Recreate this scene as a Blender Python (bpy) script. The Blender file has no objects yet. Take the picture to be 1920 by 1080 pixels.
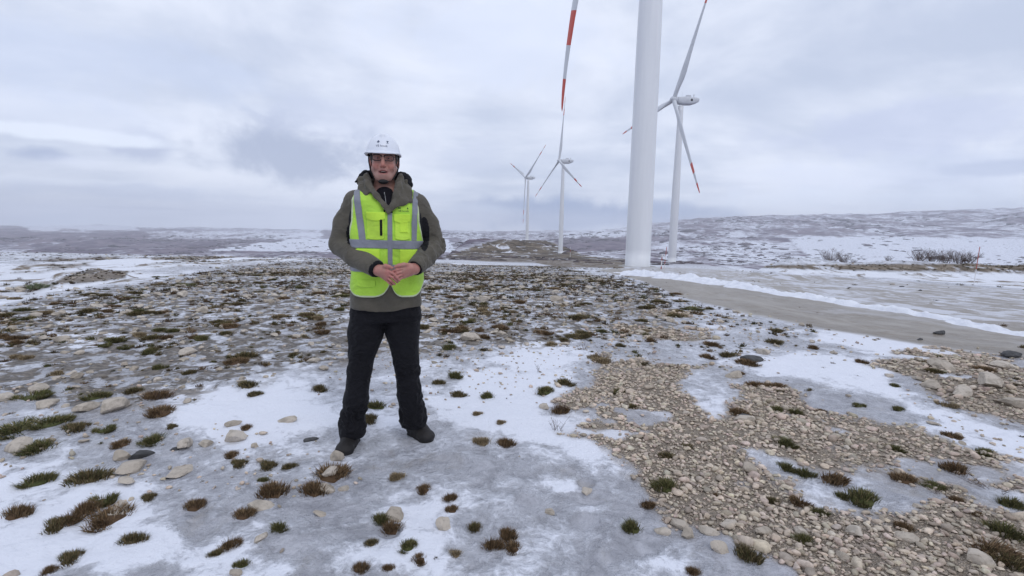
import bpy, bmesh, math, random
import numpy as np
from mathutils import Vector, Matrix, Euler
from mathutils.bvhtree import BVHTree

random.seed(7)
RNG = np.random.default_rng(11)
COL = bpy.context.scene.collection
R = math.radians

# ---------------------------------------------------------------- camera
FPX, PITCH, ROLL, EYE = 930.0, math.atan(110 / 930.0), 0.021, 1.31
C0 = np.array([0.0, 0.0, EYE])
_r0 = np.array([1.0, 0, 0]); CF = np.array([0, math.cos(PITCH), -math.sin(PITCH)]); _u0 = np.array([0, math.sin(PITCH), math.cos(PITCH)])
CR = _r0 * math.cos(ROLL) + _u0 * math.sin(ROLL); CU = -_r0 * math.sin(ROLL) + _u0 * math.cos(ROLL)
cam_data = bpy.data.cameras.new('camera'); cam = bpy.data.objects.new('camera', cam_data); COL.objects.link(cam)
cam_data.sensor_width = 36.0; cam_data.lens = FPX / 1920 * 36.0; cam_data.clip_start = 0.05; cam_data.clip_end = 60000
M = Matrix(((CR[0], CU[0], -CF[0], 0), (CR[1], CU[1], -CF[1], 0), (CR[2], CU[2], -CF[2], EYE), (0, 0, 0, 1)))
cam.matrix_world = M
bpy.context.scene.camera = cam

def ray(px, py):
    return CF + CR * (px - 960) / FPX + CU * (540 - py) / FPX
def project(P):
    d = np.asarray(P, float) - C0; z = d @ CF
    return 960 + FPX * (d @ CR) / z, 540 - FPX * (d @ CU) / z
def at_depth(px, py, Y):
    d = ray(px, py); return C0 + d * Y / d[1]

# ---------------------------------------------------------------- noise (numpy)
def _hash(ix, iy, iz=0, seed=0):
    h = (ix.astype(np.int64) * 374761393 + iy.astype(np.int64) * 668265263 + np.asarray(iz).astype(np.int64) * 2147483647 + seed * 1274126177) & 0xFFFFFFFF
    h = ((h ^ (h >> 13)) * 1274126177) & 0xFFFFFFFF
    h = ((h ^ (h >> 16)) * 2246822519) & 0xFFFFFFFF
    return ((h ^ (h >> 15)) & 0xFFFFFF) / float(0xFFFFFF)
def vnoise(x, y, z=None, seed=0):
    x = np.asarray(x, float); y = np.asarray(y, float)
    ix = np.floor(x); iy = np.floor(y); fx = x - ix; fy = y - iy
    fx = fx * fx * (3 - 2 * fx); fy = fy * fy * (3 - 2 * fy)
    if z is None:
        a = _hash(ix, iy, 0, seed); b = _hash(ix + 1, iy, 0, seed); c = _hash(ix, iy + 1, 0, seed); d = _hash(ix + 1, iy + 1, 0, seed)
        return (a * (1 - fx) + b * fx) * (1 - fy) + (c * (1 - fx) + d * fx) * fy
    z = np.asarray(z, float); iz = np.floor(z); fz = z - iz; fz = fz * fz * (3 - 2 * fz)
    r = 0
    for k in (0, 1):
        a = _hash(ix, iy, iz + k, seed); b = _hash(ix + 1, iy, iz + k, seed); c = _hash(ix, iy + 1, iz + k, seed); d = _hash(ix + 1, iy + 1, iz + k, seed)
        r = r + ((a * (1 - fx) + b * fx) * (1 - fy) + (c * (1 - fx) + d * fx) * fy) * (fz if k else 1 - fz)
    return r
def fbm(x, y, z=None, o=4, seed=0):
    s = 0; a = 0.5; t = 0
    for k in range(o):
        f = 2.03 ** k
        s = s + a * vnoise(x * f + k * 7.3, y * f - k * 3.1, None if z is None else z * f + k * 5.7, seed + k); t += a; a *= 0.5
    return s / t
def sstep(a, b, x):
    t = np.clip((np.asarray(x, float) - a) / (b - a), 0, 1); return t * t * (3 - 2 * t)

# ---------------------------------------------------------------- objects and tags
def tag(o, label=None, cat=None, group=None, kind=None):
    if label: o['label'] = label
    if cat: o['category'] = cat
    if group: o['group'] = group
    if kind: o['kind'] = kind
    return o
def mesh_obj(name, verts, faces, mat=None, parent=None, smooth=True, attrs=None, mesh_name=None):
    me = bpy.data.meshes.new(mesh_name or name)
    verts = np.asarray(verts, np.float32)
    if isinstance(faces, np.ndarray):
        nf, k = faces.shape
        me.vertices.add(len(verts)); me.vertices.foreach_set('co', verts.ravel())
        me.loops.add(nf * k); me.loops.foreach_set('vertex_index', faces.astype(np.int32).ravel())
        me.polygons.add(nf); me.polygons.foreach_set('loop_start', np.arange(0, nf * k, k, dtype=np.int32))
        me.update(calc_edges=True)
    else:
        me.from_pydata([tuple(map(float, v)) for v in verts], [], faces); me.update()
    if smooth:
        me.polygons.foreach_set('use_smooth', np.ones(len(me.polygons), bool))
    for k, v in (attrs or {}).items():
        v = np.asarray(v, np.float32)
        if v.ndim == 1:
            a = me.attributes.new(k, 'FLOAT', 'POINT'); a.data.foreach_set('value', v)
        else:
            a = me.attributes.new(k, 'FLOAT_COLOR', 'POINT'); a.data.foreach_set('color', np.concatenate([v, np.ones((len(v), 1), np.float32)], 1).ravel())
    if mat: me.materials.append(mat)
    o = bpy.data.objects.new(name, me); COL.objects.link(o)
    if parent is not None: o.parent = parent
    return o
def empty(name, loc=(0, 0, 0), rz=0.0):
    o = bpy.data.objects.new(name, None); COL.objects.link(o); o.location = loc; o.rotation_euler = (0, 0, rz); o.empty_display_size = 0.2
    return o
KIDS = {}
def copy_tree(o, parent=None):
    c = o.copy(); COL.objects.link(c)
    if parent is not None: c.parent = parent
    for ch in [k for k in o.children]: copy_tree(ch, c)
    return c

class MB:
    def __init__(s): s.v = []; s.f = []
    def add(s, v, f):
        n = len(s.v); s.v += [tuple(p) for p in v]; s.f += [tuple(i + n for i in q) for q in f]
    def box(s, c, size, rot=None, bev=0.0):
        x, y, z = [k / 2 for k in size]; P = []
        for a in (-1, 1):
            for b in (-1, 1):
                for d in (-1, 1):
                    p = Vector((a * x, b * y, d * z))
                    if rot is not None: p = rot @ p
                    P.append(p + Vector(c))
        s.add(P, [(0, 1, 3, 2), (4, 6, 7, 5), (0, 4, 5, 1), (2, 3, 7, 6), (0, 2, 6, 4), (1, 5, 7, 3)])
    def tube(s, pts, rad, n=8, cap=True, up=None):
        pts = [Vector(p) for p in pts]; m = len(pts)
        if not hasattr(rad, '__len__'): rad = [rad] * m
        rings = []; prev = None
        for i, p in enumerate(pts):
            t = (pts[min(i + 1, m - 1)] - pts[max(i - 1, 0)]).normalized()
            ref = prev if prev is not None else (Vector(up) if up is not None else (Vector((0, 0, 1)) if abs(t.z) < .9 else Vector((1, 0, 0))))
            a = (ref - t * ref.dot(t)).normalized(); b = t.cross(a); prev = a
            r = rad[i]; ra, rb = (r if hasattr(r, '__len__') else (r, r))
            rings.append([p + a * ra * math.cos(k * 2 * math.pi / n) + b * rb * math.sin(k * 2 * math.pi / n) for k in range(n)])
        V = [q for r_ in rings for q in r_]; F = []
        for i in range(m - 1):
            for k in range(n):
                F.append((i * n + k, i * n + (k + 1) % n, (i + 1) * n + (k + 1) % n, (i + 1) * n + k))
        if cap:
            F.append(tuple(range(n - 1, -1, -1))); F.append(tuple((m - 1) * n + k for k in range(n)))
        s.add(V, F)
    def lathe(s, prof, n=24, c=(0, 0, 0)):
        V = []; F = []
        for (r, z) in prof:
            V += [(c[0] + r * math.cos(k * 2 * math.pi / n), c[1] + r * math.sin(k * 2 * math.pi / n), c[2] + z) for k in range(n)]
        for i in range(len(prof) - 1):
            for k in range(n):
                F.append((i * n + k, i * n + (k + 1) % n, (i + 1) * n + (k + 1) % n, (i + 1) * n + k))
        F.append(tuple(range(n - 1, -1, -1))); F.append(tuple((len(prof) - 1) * n + k for k in range(n)))
        s.add(V, F)
    def build(s, name, mat, parent=None, smooth=True, attrs=None):
        return mesh_obj(name, s.v, s.f, mat, parent, smooth, attrs)

# ---------------------------------------------------------------- material helper
def new_mat(name):
    m = bpy.data.materials.new(name); m.use_nodes = True; nt = m.node_tree; nt.nodes.clear()
    out = nt.nodes.new('ShaderNodeOutputMaterial'); b = nt.nodes.new('ShaderNodeBsdfPrincipled')
    nt.links.new(b.outputs[0], out.inputs[0]); return m, nt, b
class NT:
    """tiny node-writing helper"""
    def __init__(s, nt): s.nt = nt
    def n(s, typ, **kw):
        nd = s.nt.nodes.new(typ)
        for k, v in kw.items(): setattr(nd, k, v)
        return nd
    def link(s, a, b): s.nt.links.new(a, b)
    def setin(s, nd, i, v):
        if hasattr(v, 'is_linked') or isinstance(v, bpy.types.NodeSocket): s.link(v, nd.inputs[i])
        else: nd.inputs[i].default_value = v
    def math(s, op, a, b=0.0, clamp=False):
        nd = s.n('ShaderNodeMath', operation=op, use_clamp=clamp); s.setin(nd, 0, a); s.setin(nd, 1, b); return nd.outputs[0]
    def noise(s, vec=None, scale=5.0, detail=4.0, rough=0.55, dist=0.0):
        nd = s.n('ShaderNodeTexNoise'); nd.inputs['Scale'].default_value = scale; nd.inputs['Detail'].default_value = detail
        nd.inputs['Roughness'].default_value = rough; nd.inputs['Distortion'].default_value = dist
        if vec is not None: s.link(vec, nd.inputs['Vector'])
        return nd.outputs['Fac']
    def voro(s, vec=None, scale=5.0, feature='F1', out='Distance'):
        nd = s.n('ShaderNodeTexVoronoi', feature=feature); nd.inputs['Scale'].default_value = scale
        if vec is not None: s.link(vec, nd.inputs['Vector'])
        return nd.outputs[out]
    def smooth(s, x, a, b):
        nd = s.n('ShaderNodeMapRange', interpolation_type='SMOOTHSTEP'); s.setin(nd, 0, x); nd.inputs[1].default_value = a; nd.inputs[2].default_value = b
        nd.inputs[3].default_value = 0.0; nd.inputs[4].default_value = 1.0; return nd.outputs[0]
    def mix(s, f, a, b, blend='MIX'):
        nd = s.n('ShaderNodeMix', data_type='RGBA', blend_type=blend, clamp_factor=True)
        s.setin(nd, 0, f)
        for i, v in ((6, a), (7, b)):
            if isinstance(v, bpy.types.NodeSocket): s.link(v, nd.inputs[i])
            else: nd.inputs[i].default_value = (*v, 1.0) if len(v) == 3 else v
        return nd.outputs[2]
    def mixf(s, f, a, b):
        nd = s.n('ShaderNodeMix', data_type='FLOAT'); s.setin(nd, 0, f); s.setin(nd, 2, a); s.setin(nd, 3, b); return nd.outputs[0]
    def attr(s, name, out='Fac'):
        nd = s.n('ShaderNodeAttribute', attribute_name=name); return nd.outputs[out]
    def bump(s, h, strength=0.3, dist=0.01, normal=None):
        nd = s.n('ShaderNodeBump'); nd.inputs['Strength'].default_value = strength; nd.inputs['Distance'].default_value = dist
        s.link(h, nd.inputs['Height'])
        if normal is not None: s.link(normal, nd.inputs['Normal'])
        return nd.outputs[0]
    def pos(s): return s.n('ShaderNodeNewGeometry').outputs['Position']
    def obj(s): return s.n('ShaderNodeTexCoord').outputs['Object']
    def scaled(s, vec, sc):
        nd = s.n('ShaderNodeMapping'); s.link(vec, nd.inputs[0]); nd.inputs['Scale'].default_value = sc; return nd.outputs[0]

def simple_mat(name, col, rough=0.6, var=0.12, scale=8.0, bump=0.0, bscale=60.0, bdist=0.002, spec=0.5, metallic=0.0, col2=None, coord='obj'):
    m, nt, b = new_mat(name); t = NT(nt); v = t.obj() if coord == 'obj' else t.pos()
    n = t.noise(v, scale, 5, 0.6)
    c2 = col2 or tuple(min(1, c * (1 + var)) for c in col); c1 = tuple(c * (1 - var) for c in col)
    t.link(t.mix(t.smooth(n, 0.3, 0.7), c1, c2), b.inputs['Base Color'])
    b.inputs['Roughness'].default_value = rough; b.inputs['Metallic'].default_value = metallic
    b.inputs['Specular IOR Level'].default_value = spec
    if bump: t.link(t.bump(t.noise(v, bscale, 4, 0.6), bump, bdist), b.inputs['Normal'])
    return m

# ---------------------------------------------------------------- render settings, sky and sun
sc = bpy.context.scene
sc.view_settings.view_transform = 'Standard'; sc.view_settings.look = 'None'; sc.view_settings.gamma = 1; sc.view_settings.exposure = 0.24
sc.view_settings.use_curve_mapping = False
sc.render.engine = 'CYCLES'; sc.cycles.max_bounces = 5; sc.cycles.volume_bounces = 1; sc.cycles.use_denoising = True
sc.cycles.volume_step_rate = 4.0

world = bpy.data.worlds.new('World'); sc.world = world; world.use_nodes = True
world.cycles.sampling_method = 'MANUAL'; world.cycles.sample_map_resolution = 256
nt = world.node_tree; nt.nodes.clear(); t = NT(nt)
wo = t.n('ShaderNodeOutputWorld'); bg = t.n('ShaderNodeBackground'); t.link(bg.outputs[0], wo.inputs[0])
sky = t.n('ShaderNodeTexSky'); sky.sky_type = 'NISHITA'; sky.sun_disc = False
SUN_EL, SUN_AZ = R(48), R(150)      # azimuth measured from +Y clockwise
sky.sun_elevation = SUN_EL; sky.sun_rotation = SUN_AZ
skyc = t.n('ShaderNodeVectorMath', operation='SCALE'); t.link(sky.outputs[0], skyc.inputs[0]); skyc.inputs['Scale'].default_value = 0.08
g = t.n('ShaderNodeTexCoord').outputs['Generated']
nv = t.n('ShaderNodeVectorMath', operation='NORMALIZE'); t.link(g, nv.inputs[0]); D = nv.outputs[0]
sep = t.n('ShaderNodeSeparateXYZ'); t.link(D, sep.inputs[0]); X, Y, Z = sep.outputs
zc = t.math('MAXIMUM', Z, 0.0)
den = t.math('ADD', zc, 0.10)
cx = t.math('DIVIDE', X, den); cy = t.math('DIVIDE', Y, den)
comb = t.n('ShaderNodeCombineXYZ'); t.link(cx, comb.inputs[0]); t.link(cy, comb.inputs[1]); P = comb.outputs[0]
n1 = t.noise(t.scaled(P, (0.55, 0.75, 1)), 1.0, 4, 0.5, 0.35)
n2 = t.noise(t.scaled(P, (1.5, 1.8, 1)), 1.0, 4, 0.55, 0.3)
n3 = t.noise(t.scaled(D, (2.7, 2.7, 5.4)), 1.0, 6, 0.56, 0.35)
cl = t.math('ADD', t.math('MULTIPLY', n1, 0.30), t.math('ADD', t.math('MULTIPLY', n2, 0.16), t.math('MULTIPLY', n3, 0.54)))
c = t.mix(t.smooth(cl, 0.36, 0.61), (0.50, 0.555, 0.70), (0.765, 0.80, 0.915))
NB1 = t.math('SUBTRACT', t.noise(t.scaled(D, (9, 9, 13)), 1.0, 6, 0.6, 0.3), 0.5)
DN = None
def blob(px, py, wx, wy, noise_amt=0.95, scale=7.0):
    """soft cloud region around one direction; returns factor 0..1"""
    d = ray(px, py); d = d / np.linalg.norm(d)
    e1 = np.cross(d, [0, 0, 1]); e1 /= np.linalg.norm(e1); e2 = np.cross(e1, d)
    a = t.n('ShaderNodeVectorMath', operation='DOT_PRODUCT'); t.link(D, a.inputs[0]); a.inputs[1].default_value = tuple(e1 / wx)
    b_ = t.n('ShaderNodeVectorMath', operation='DOT_PRODUCT'); t.link(D, b_.inputs[0]); b_.inputs[1].default_value = tuple(e2 / wy)
    f_ = t.n('ShaderNodeVectorMath', operation='DOT_PRODUCT'); t.link(D, f_.inputs[0]); f_.inputs[1].default_value = tuple(d)
    q = t.math('ADD', t.math('MULTIPLY', a.outputs['Value'], a.outputs['Value']), t.math('MULTIPLY', b_.outputs['Value'], b_.outputs['Value']))
    q = t.math('SQRT', q)
    q = t.math('ADD', q, t.math('MULTIPLY', NB1, noise_amt * 2))
    f = t.smooth(q, 1.0, 0.35)
    return t.math('MULTIPLY', f, t.smooth(f_.outputs['Value'], 0.0, 0.3))
SKYBLOBS = [  # px, py, half width, half height (radians), colour, amount
    (545, 285, 0.19, 0.075, (0.37, 0.42, 0.57), 0.9),
    (610, 225, 0.16, 0.06, (0.52, 0.57, 0.74), 0.45),
    (265, 275, 0.055, 0.03, (0.42, 0.47, 0.64), 0.75),
    (90, 292, 0.055, 0.016, (0.36, 0.42, 0.60), 0.85),
    (110, 250, 0.17, 0.014, (0.80, 0.85, 0.97), 0.8),
    (130, 210, 0.20, 0.035, (0.74, 0.785, 0.93), 0.5),
    (150, 305, 0.07, 0.016, (0.75, 0.79, 0.93), 0.6),
    (180, 345, 0.22, 0.012, (0.76, 0.81, 0.94), 0.6),
    (240, 360, 0.20, 0.02, (0.47, 0.53, 0.70), 0.65),
    (250, 390, 0.11, 0.004, (0.40, 0.45, 0.60), 0.6),
    (120, 100, 0.30, 0.07, (0.55, 0.62, 0.81), 0.5),
    (1075, 402, 0.24, 0.045, (0.22, 0.30, 0.50), 0.95),
    (1240, 405, 0.15, 0.032, (0.24, 0.32, 0.52), 0.85),
    (900, 400, 0.10, 0.02, (0.62, 0.68, 0.83), 0.6),
    (870, 300, 0.10, 0.05, (0.55, 0.60, 0.76), 0.45),
    (1700, 330, 0.30, 0.05, (0.62, 0.68, 0.88), 0.35),
    (1720, 240, 0.25, 0.05, (0.50, 0.55, 0.75), 0.5),
    (1880, 315, 0.10, 0.014, (0.44, 0.50, 0.68), 0.6),
    (1660, 370, 0.36, 0.028, (0.70, 0.76, 0.91), 0.55),
    (940, 80, 0.28, 0.10, (0.66, 0.72, 0.89), 0.6),
]
for (px, py, wx, wy, colr, amt) in SKYBLOBS:
    c = t.mix(t.math('MULTIPLY', blob(px, py, wx, wy), amt), c, colr)
# low grey-blue band close to the horizon
c = t.mix(t.math('MULTIPLY', t.smooth(Z, 0.09, 0.0), 0.35), c, (0.50, 0.565, 0.73))
# the part of the overcast behind and above the camera is what lights the place
c = t.mix(1.0, c, (1.015, 1.03, 1.035), 'MULTIPLY')
c = t.mix(0.06, c, skyc.outputs[0])
t.link(c, bg.inputs[0]); bg.inputs[1].default_value = 1.0

sl = bpy.data.lights.new('sun', 'SUN'); sl.energy = 0.55; sl.angle = R(25); sl.color = (1.0, 0.96, 0.90)
so = bpy.data.objects.new('sun', sl); COL.objects.link(so)
sd = Vector((math.sin(SUN_AZ) * math.cos(SUN_EL), math.cos(SUN_AZ) * math.cos(SUN_EL), math.sin(SUN_EL)))
so.rotation_euler = sd.to_track_quat('Z', 'Y').to_euler(); so.location = (0, 0, 300)

# ---------------------------------------------------------------- terrain height
def flat_hit(px, py):
    d = ray(px, py); t_ = EYE / -d[2]; return d[0] * t_, d[1] * t_
FOOTP = [(*flat_hit(px, py), fr) for (px, py, fr) in ((865, 872, .055), (840, 862, .05), (1098, 902, .045), (1100, 925, .075), (1098, 972, .060), (1195, 1020, .085), (990, 940, .05), (730, 1000, .04), (730, 850, .045))]
def gz(x, y):
    x = np.asarray(x, float); y = np.asarray(y, float)
    r = np.hypot(x, y) + 1e-6
    yy = np.maximum(y, r * 0.12)
    u = 960 + 936 * x / yy
    yd = np.maximum(y, r * .42)
    zr = np.interp(yd, [0, 9, 14, 30, 83, 250, 425, 605, 900], [0, 0, -.16, -1.2, -4.5, -14, -19.3, -11.7, -30])
    re = np.interp(u, [-3000, 0, 500, 760, 840, 880, 1010, 1060, 1120, 1290, 1340, 1400, 1500, 3000],
                   [40, 42, 46, 70, 330, 610, 640, 480, 340, 285, 120, 62, 47, 45])
    back = sstep(0.15, -0.2, y / r)
    re = re * (1 - back) + 120 * back
    zb = np.interp(u, [0, 700, 1000, 1300, 1900], [-150, -140, -110, -80, -74])
    rise = np.interp(u, [0, 600, 1000, 1120, 1220, 1320, 1900, 2600], [15, 15, 55, 95, 215, 300, 400, 380])
    zv = zb + rise * sstep(2200, 7600, r)
    und = (fbm(x / 900 + 5, y / 900, o=5, seed=3) - .5) * 2
    und2 = (fbm(x / 160 + 5, y / 160, o=4, seed=9) - .5) * 2
    zv = zv + und * np.interp(r, [300, 1200, 4000, 9000], [4, 14, 55, 70]) + und2 * np.interp(r, [200, 900, 5000], [2, 8, 22])
    k = sstep(0, 1, (yd - re) / (re * 0.55 + 190))
    z = zr * (1 - k) + zv * k
    # ridge undulation past the plateau
    z = z + und2 * sstep(80, 300, r) * (1 - k) * 1.6
    # brown mound below the farthest turbine
    for (mu, mr, ms, mh) in ((905, 470, 20, 4.2), (955, 520, 18, 5.6), (868, 430, 14, 2.0), (925, 490, 6, 1.5), (885, 455, 5, 1.2)):
        mx = (mu - 960) / 936 * mr; z = z + mh * np.exp(-((x - mx) ** 2 + (y - mr) ** 2) / (2 * ms ** 2))
    z = z + (fbm(x / 16, y / 16, o=4, seed=25) - .5) * 5.0 * np.exp(-(((x + 26) / 60) ** 2 + ((y - 490) / 80) ** 2))
    # the plateau's left edge steps down to a lower snowy slope
    e = -7.6 - (y - 7.0) * 0.22 - x + (fbm(x / 2.5, y / 2.5, o=3, seed=21) - .5) * 1.6
    z = z - 0.75 * sstep(0.2, 3.2, e) * sstep(2, 6, r) * sstep(34, 18, y)
    z = z + .42 * sstep(18, 44, yd) * sstep(800, 600, u) * (1 - k)
    z = z + 0.62 * np.exp(-(((x + 14.9) / 2.0) ** 2 + ((y - 17.6) / 1.3) ** 2)) * (.7 + .6 * fbm(x * 1.5, y * 1.5, o=3, seed=23))
    # low earth bank behind the road on the right
    bx = x - 0.60 * y; 
    ph = sstep(1385, 1500, u)
    z = z + ph * (1.0 + .5 * (fbm(x / 3, y / 3, o=3, seed=31) - .5)) * np.exp(-((yd - 30.5 + 1.2 * (vnoise(x / 5, y / 5, seed=33) - .5)) / 3.6) ** 2)
    # boot prints trodden into the crust
    for (fx, fy, fr) in FOOTP: z = z - .016 * np.exp(-(((x - fx) ** 2 + (y - fy) ** 2) / fr ** 2) ** 2) * (r < 5)
    # micro relief
    near = np.exp(-(r / 60) ** 2)
    foot = 1 - 0.85 * np.exp(-(((x + .75) / .5) ** 2 + ((y - 2.85) / .45) ** 2))
    m = (fbm(x * .9, y * .9, o=3, seed=41) - .5) * .07 + (fbm(x * 4, y * 4, o=3, seed=43) - .5) * .042
    z = z + m * near * foot + (fbm(x / 4, y / 4, o=3, seed=45) - .5) * .5 * sstep(12, 40, r) * near
    return z
def gz1(x, y): return float(gz(np.array([x]), np.array([y]))[0])
_S = np.concatenate([np.geomspace(0.8, 900, 900), np.geomspace(905, 13000, 500)])
def hit(px, py):
    d = ray(px, py); d = d / math.hypot(d[0], d[1]); P_ = C0[None] + _S[:, None] * d[None]
    below = P_[:, 2] < gz(P_[:, 0], P_[:, 1])
    if not below.any(): return None
    i = int(np.argmax(below)); a, b = (_S[i - 1] if i else 0.0), _S[i]
    for _ in range(18):
        m_ = (a + b) / 2; p = C0 + d * m_
        if p[2] < gz1(p[0], p[1]): b = m_
        else: a = m_
    p = C0 + d * b; return np.array([p[0], p[1], gz1(p[0], p[1])])

# ---------------------------------------------------------------- where each kind of ground lies (polygons laid out on the ground)
def sdist(px, py, poly):
    """signed distance, positive inside"""
    P_ = np.array(poly, float); n = len(P_); d = np.full(px.shape, 1e9); ins = np.zeros(px.shape, bool)
    for i in range(n):
        a = P_[i]; b = P_[(i + 1) % n]; e = b - a; wx = px - a[0]; wy = py - a[1]
        tt = np.clip((wx * e[0] + wy * e[1]) / (e @ e), 0, 1)
        d = np.minimum(d, np.hypot(wx - e[0] * tt, (wy - e[1] * tt) * 1.8))
        c = ((a[1] <= py) != (b[1] <= py)) & (px < (b[0] - a[0]) * (py - a[1]) / ((b[1] - a[1]) if b[1] != a[1] else 1e-9) + a[0])
        ins ^= c
    return np.where(ins, d, -d)
GRAV = [[(1040, 770), (1075, 725), (1140, 695), (1260, 690), (1350, 715), (1480, 722), (1560, 765), (1700, 805), (1780, 850), (1925, 875), (2300, 900), (2300, 1400), (1500, 1400), (1450, 1085), (1330, 1030), (1240, 1008), (1190, 960), (1150, 900), (1175, 860), (1140, 800)],
        [(1640, 672), (1760, 655), (1930, 672), (2300, 700), (2300, 870), (1930, 790), (1830, 780), (1740, 735)],
        ]
ICEIN = [[(1400, 845), (1530, 872), (1700, 900), (1790, 935), (1650, 962), (1520, 935), (1440, 890)],
         [(1330, 1040), (1440, 1035), (1480, 1075), (1430, 1120), (1300, 1090)],
         [(1290, 690), (1345, 680), (1370, 705), (1365, 770), (1330, 785), (1290, 740)],
         [(1795, 905), (1925, 920), (1925, 960), (1830, 945)]]
SNOW = [[(300, 740), (380, 722), (520, 738), (660, 760), (760, 790), (640, 812), (470, 820), (360, 795)],
        [(860, 690), (960, 650), (1090, 650), (1110, 700), (1030, 770), (1130, 830), (1120, 870), (940, 810), (820, 790), (790, 740)],
        [(1400, 680), (1500, 655), (1650, 690), (1740, 760), (1930, 810), (1930, 845), (1760, 800), (1640, 755), (1500, 712), (1420, 706)],
        [(1170, 950), (1230, 1000), (1330, 1040), (1300, 1100), (1100, 1100), (1120, 1000)],
        [(-60, 900), (120, 860), (240, 930), (330, 960), (520, 1040), (620, 1100), (-60, 1100)],
         [(600, 1000), (800, 960), (900, 1040), (860, 1100), (640, 1100)],
        [(1000, 900), (1170, 860), (1180, 950), (1080, 990)],
        [(1500, 640), (1640, 618), (1830, 655), (1760, 668), (1600, 660)],
        [(100, 625), (230, 620), (240, 640), (120, 645)]]
SNOWHI = [[(-200, 575), (0, 573), (120, 546), (230, 531), (345, 519), (250, 508), (330, 500), (420, 495), (640, 484), (700, 478), (600, 478), (400, 482), (200, 486), (0, 500), (-200, 520)],
          [(840, 488), (960, 484), (1040, 486), (1060, 497), (960, 496), (850, 497)],
          [(1370, 506), (1500, 512), (1700, 524), (1925, 542), (2300, 570), (2300, 535), (1925, 512), (1700, 511), (1500, 505), (1400, 501)]]
BROWN = [[(95, 532), (120, 518), (170, 505), (240, 508), (235, 522), (170, 530)], [(830, 482), (870, 468), (905, 456), (950, 446), (1010, 445), (1060, 456), (1120, 466), (1180, 474), (1180, 503), (1040, 500), (850, 486)],
         [(1370, 500), (1500, 496), (1925, 494), (2300, 500), (2300, 522), (1925, 512), (1500, 505)],
         [(1000, 480), (1170, 484), (1170, 503), (1040, 500), (1000, 492)],
         [(180, 490), (300, 482), (640, 473), (720, 477), (640, 485), (300, 494)], [(-60, 512), (60, 488), (220, 480), (240, 492), (60, 512)], [(0, 548), (60, 530), (110, 528), (60, 550)], [(240, 510), (330, 500), (340, 508), (260, 520)]]
ROAD = [(1120, 506), (1200, 526), (1290, 560), (1400, 588), (1560, 618), (1700, 642), (1830, 660), (1925, 672), (2300, 700), (2600, 640), (2300, 570), (1925, 545), (1700, 528), (1500, 516), (1400, 510), (1300, 503), (1225, 501), (1180, 502)]
SEMI = [[(640, 640), (1060, 545), (1230, 540), (1400, 590), (1620, 640), (1700, 668), (1500, 662), (1420, 695), (1300, 650), (1140, 700), (1000, 745), (840, 760), (640, 760)], [(-200, 690), (300, 730), (330, 800), (480, 830), (640, 830), (700, 930), (430, 960), (200, 930), (-200, 900)], [(1650, 650), (1930, 660), (1930, 900), (1700, 790)]]
ROCKY = [[(-200, 580), (0, 575), (130, 548), (350, 520), (430, 497), (640, 485), (1060, 500), (1230, 545), (1300, 600), (1130, 640), (850, 665), (640, 690), (420, 730), (250, 780), (60, 760), (-200, 740)]]
def ground_px(x, y, z):
    p = np.stack([x, y, z], -1) - C0; zz = p @ CF; ok = zz > 0.3
    zs = np.where(ok, zz, 1.0)
    px = np.where(ok, 960 + FPX * (p @ CR) / zs, -5000.0); py = np.where(ok, 540 - FPX * (p @ CU) / zs, 3000.0)
    return px, py
def cover(x, y, z, nz=True):
    px, py = ground_px(x, y, z); r = np.hypot(x, y)
    zoom = np.clip(930 / np.maximum(r, 1.0), 1, 500)            # pixels per metre there
    w = (fbm(x * 1.6, y * 1.6, o=4, seed=51) - .5) * 0.75 * zoom + (fbm(x * 7, y * 7, o=3, seed=52) - .5) * .22 * zoom
    w = np.clip(w, -70, 70)
    soft = np.clip(0.10 * zoom, 2.0, 30)
    def m(polys, ws=1.0, so=1.0):
        o = np.zeros(px.shape)
        for P_ in polys: o = np.maximum(o, sstep(-1, 1, (sdist(px, py, P_) + w * ws) / (soft * so)))
        return o
    near = (r < 70)
    res = dict(grav=m(GRAV, .9, .8) * near, icein=m(ICEIN, .7, .8), snow=m(SNOW, 1.1, 2.0), snowhi=m(SNOWHI, .25, .8) * (r < 80), brown=np.maximum(np.maximum(m([BROWN[0], BROWN[2], BROWN[3]], .2, .8), .9 * m(BROWN[4:], .9, 2.5) * sstep(.42, .52, fbm(x / 2.5, y / 5, o=4, seed=59))) * (r < 300), m([BROWN[1]], .15, .8) * sstep(90, 140, r) * sstep(1000, 800, r)),
               road=m([ROAD], .12, .45) * (r < 160), rocky=m(ROCKY, .6, 1.6), semi=m(SEMI, .6, 2.5), px=px, py=py, r=r)
    top = m([[(1120, 700), (1120, 660), (1180, 588), (1290, 590), (1350, 640), (1360, 720)]], 1.3, 2.2) * sstep(.44, .56, fbm(x * 1.1, y * 1.1, o=4, seed=57)) * near
    res['snowhi'] = res['snowhi'] * (1 - .92 * res['brown'])
    res['grav'] = np.maximum(res['grav'], top) * (1 - .85 * sstep(.60, .70, fbm(x * 2.6, y * 2.6, o=3, seed=58)))
    res['grav'] = res['grav'] * (1 - res['icein']) * (1 - res['road'])
    # outside the photographed wedge: plain mix
    return res

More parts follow.
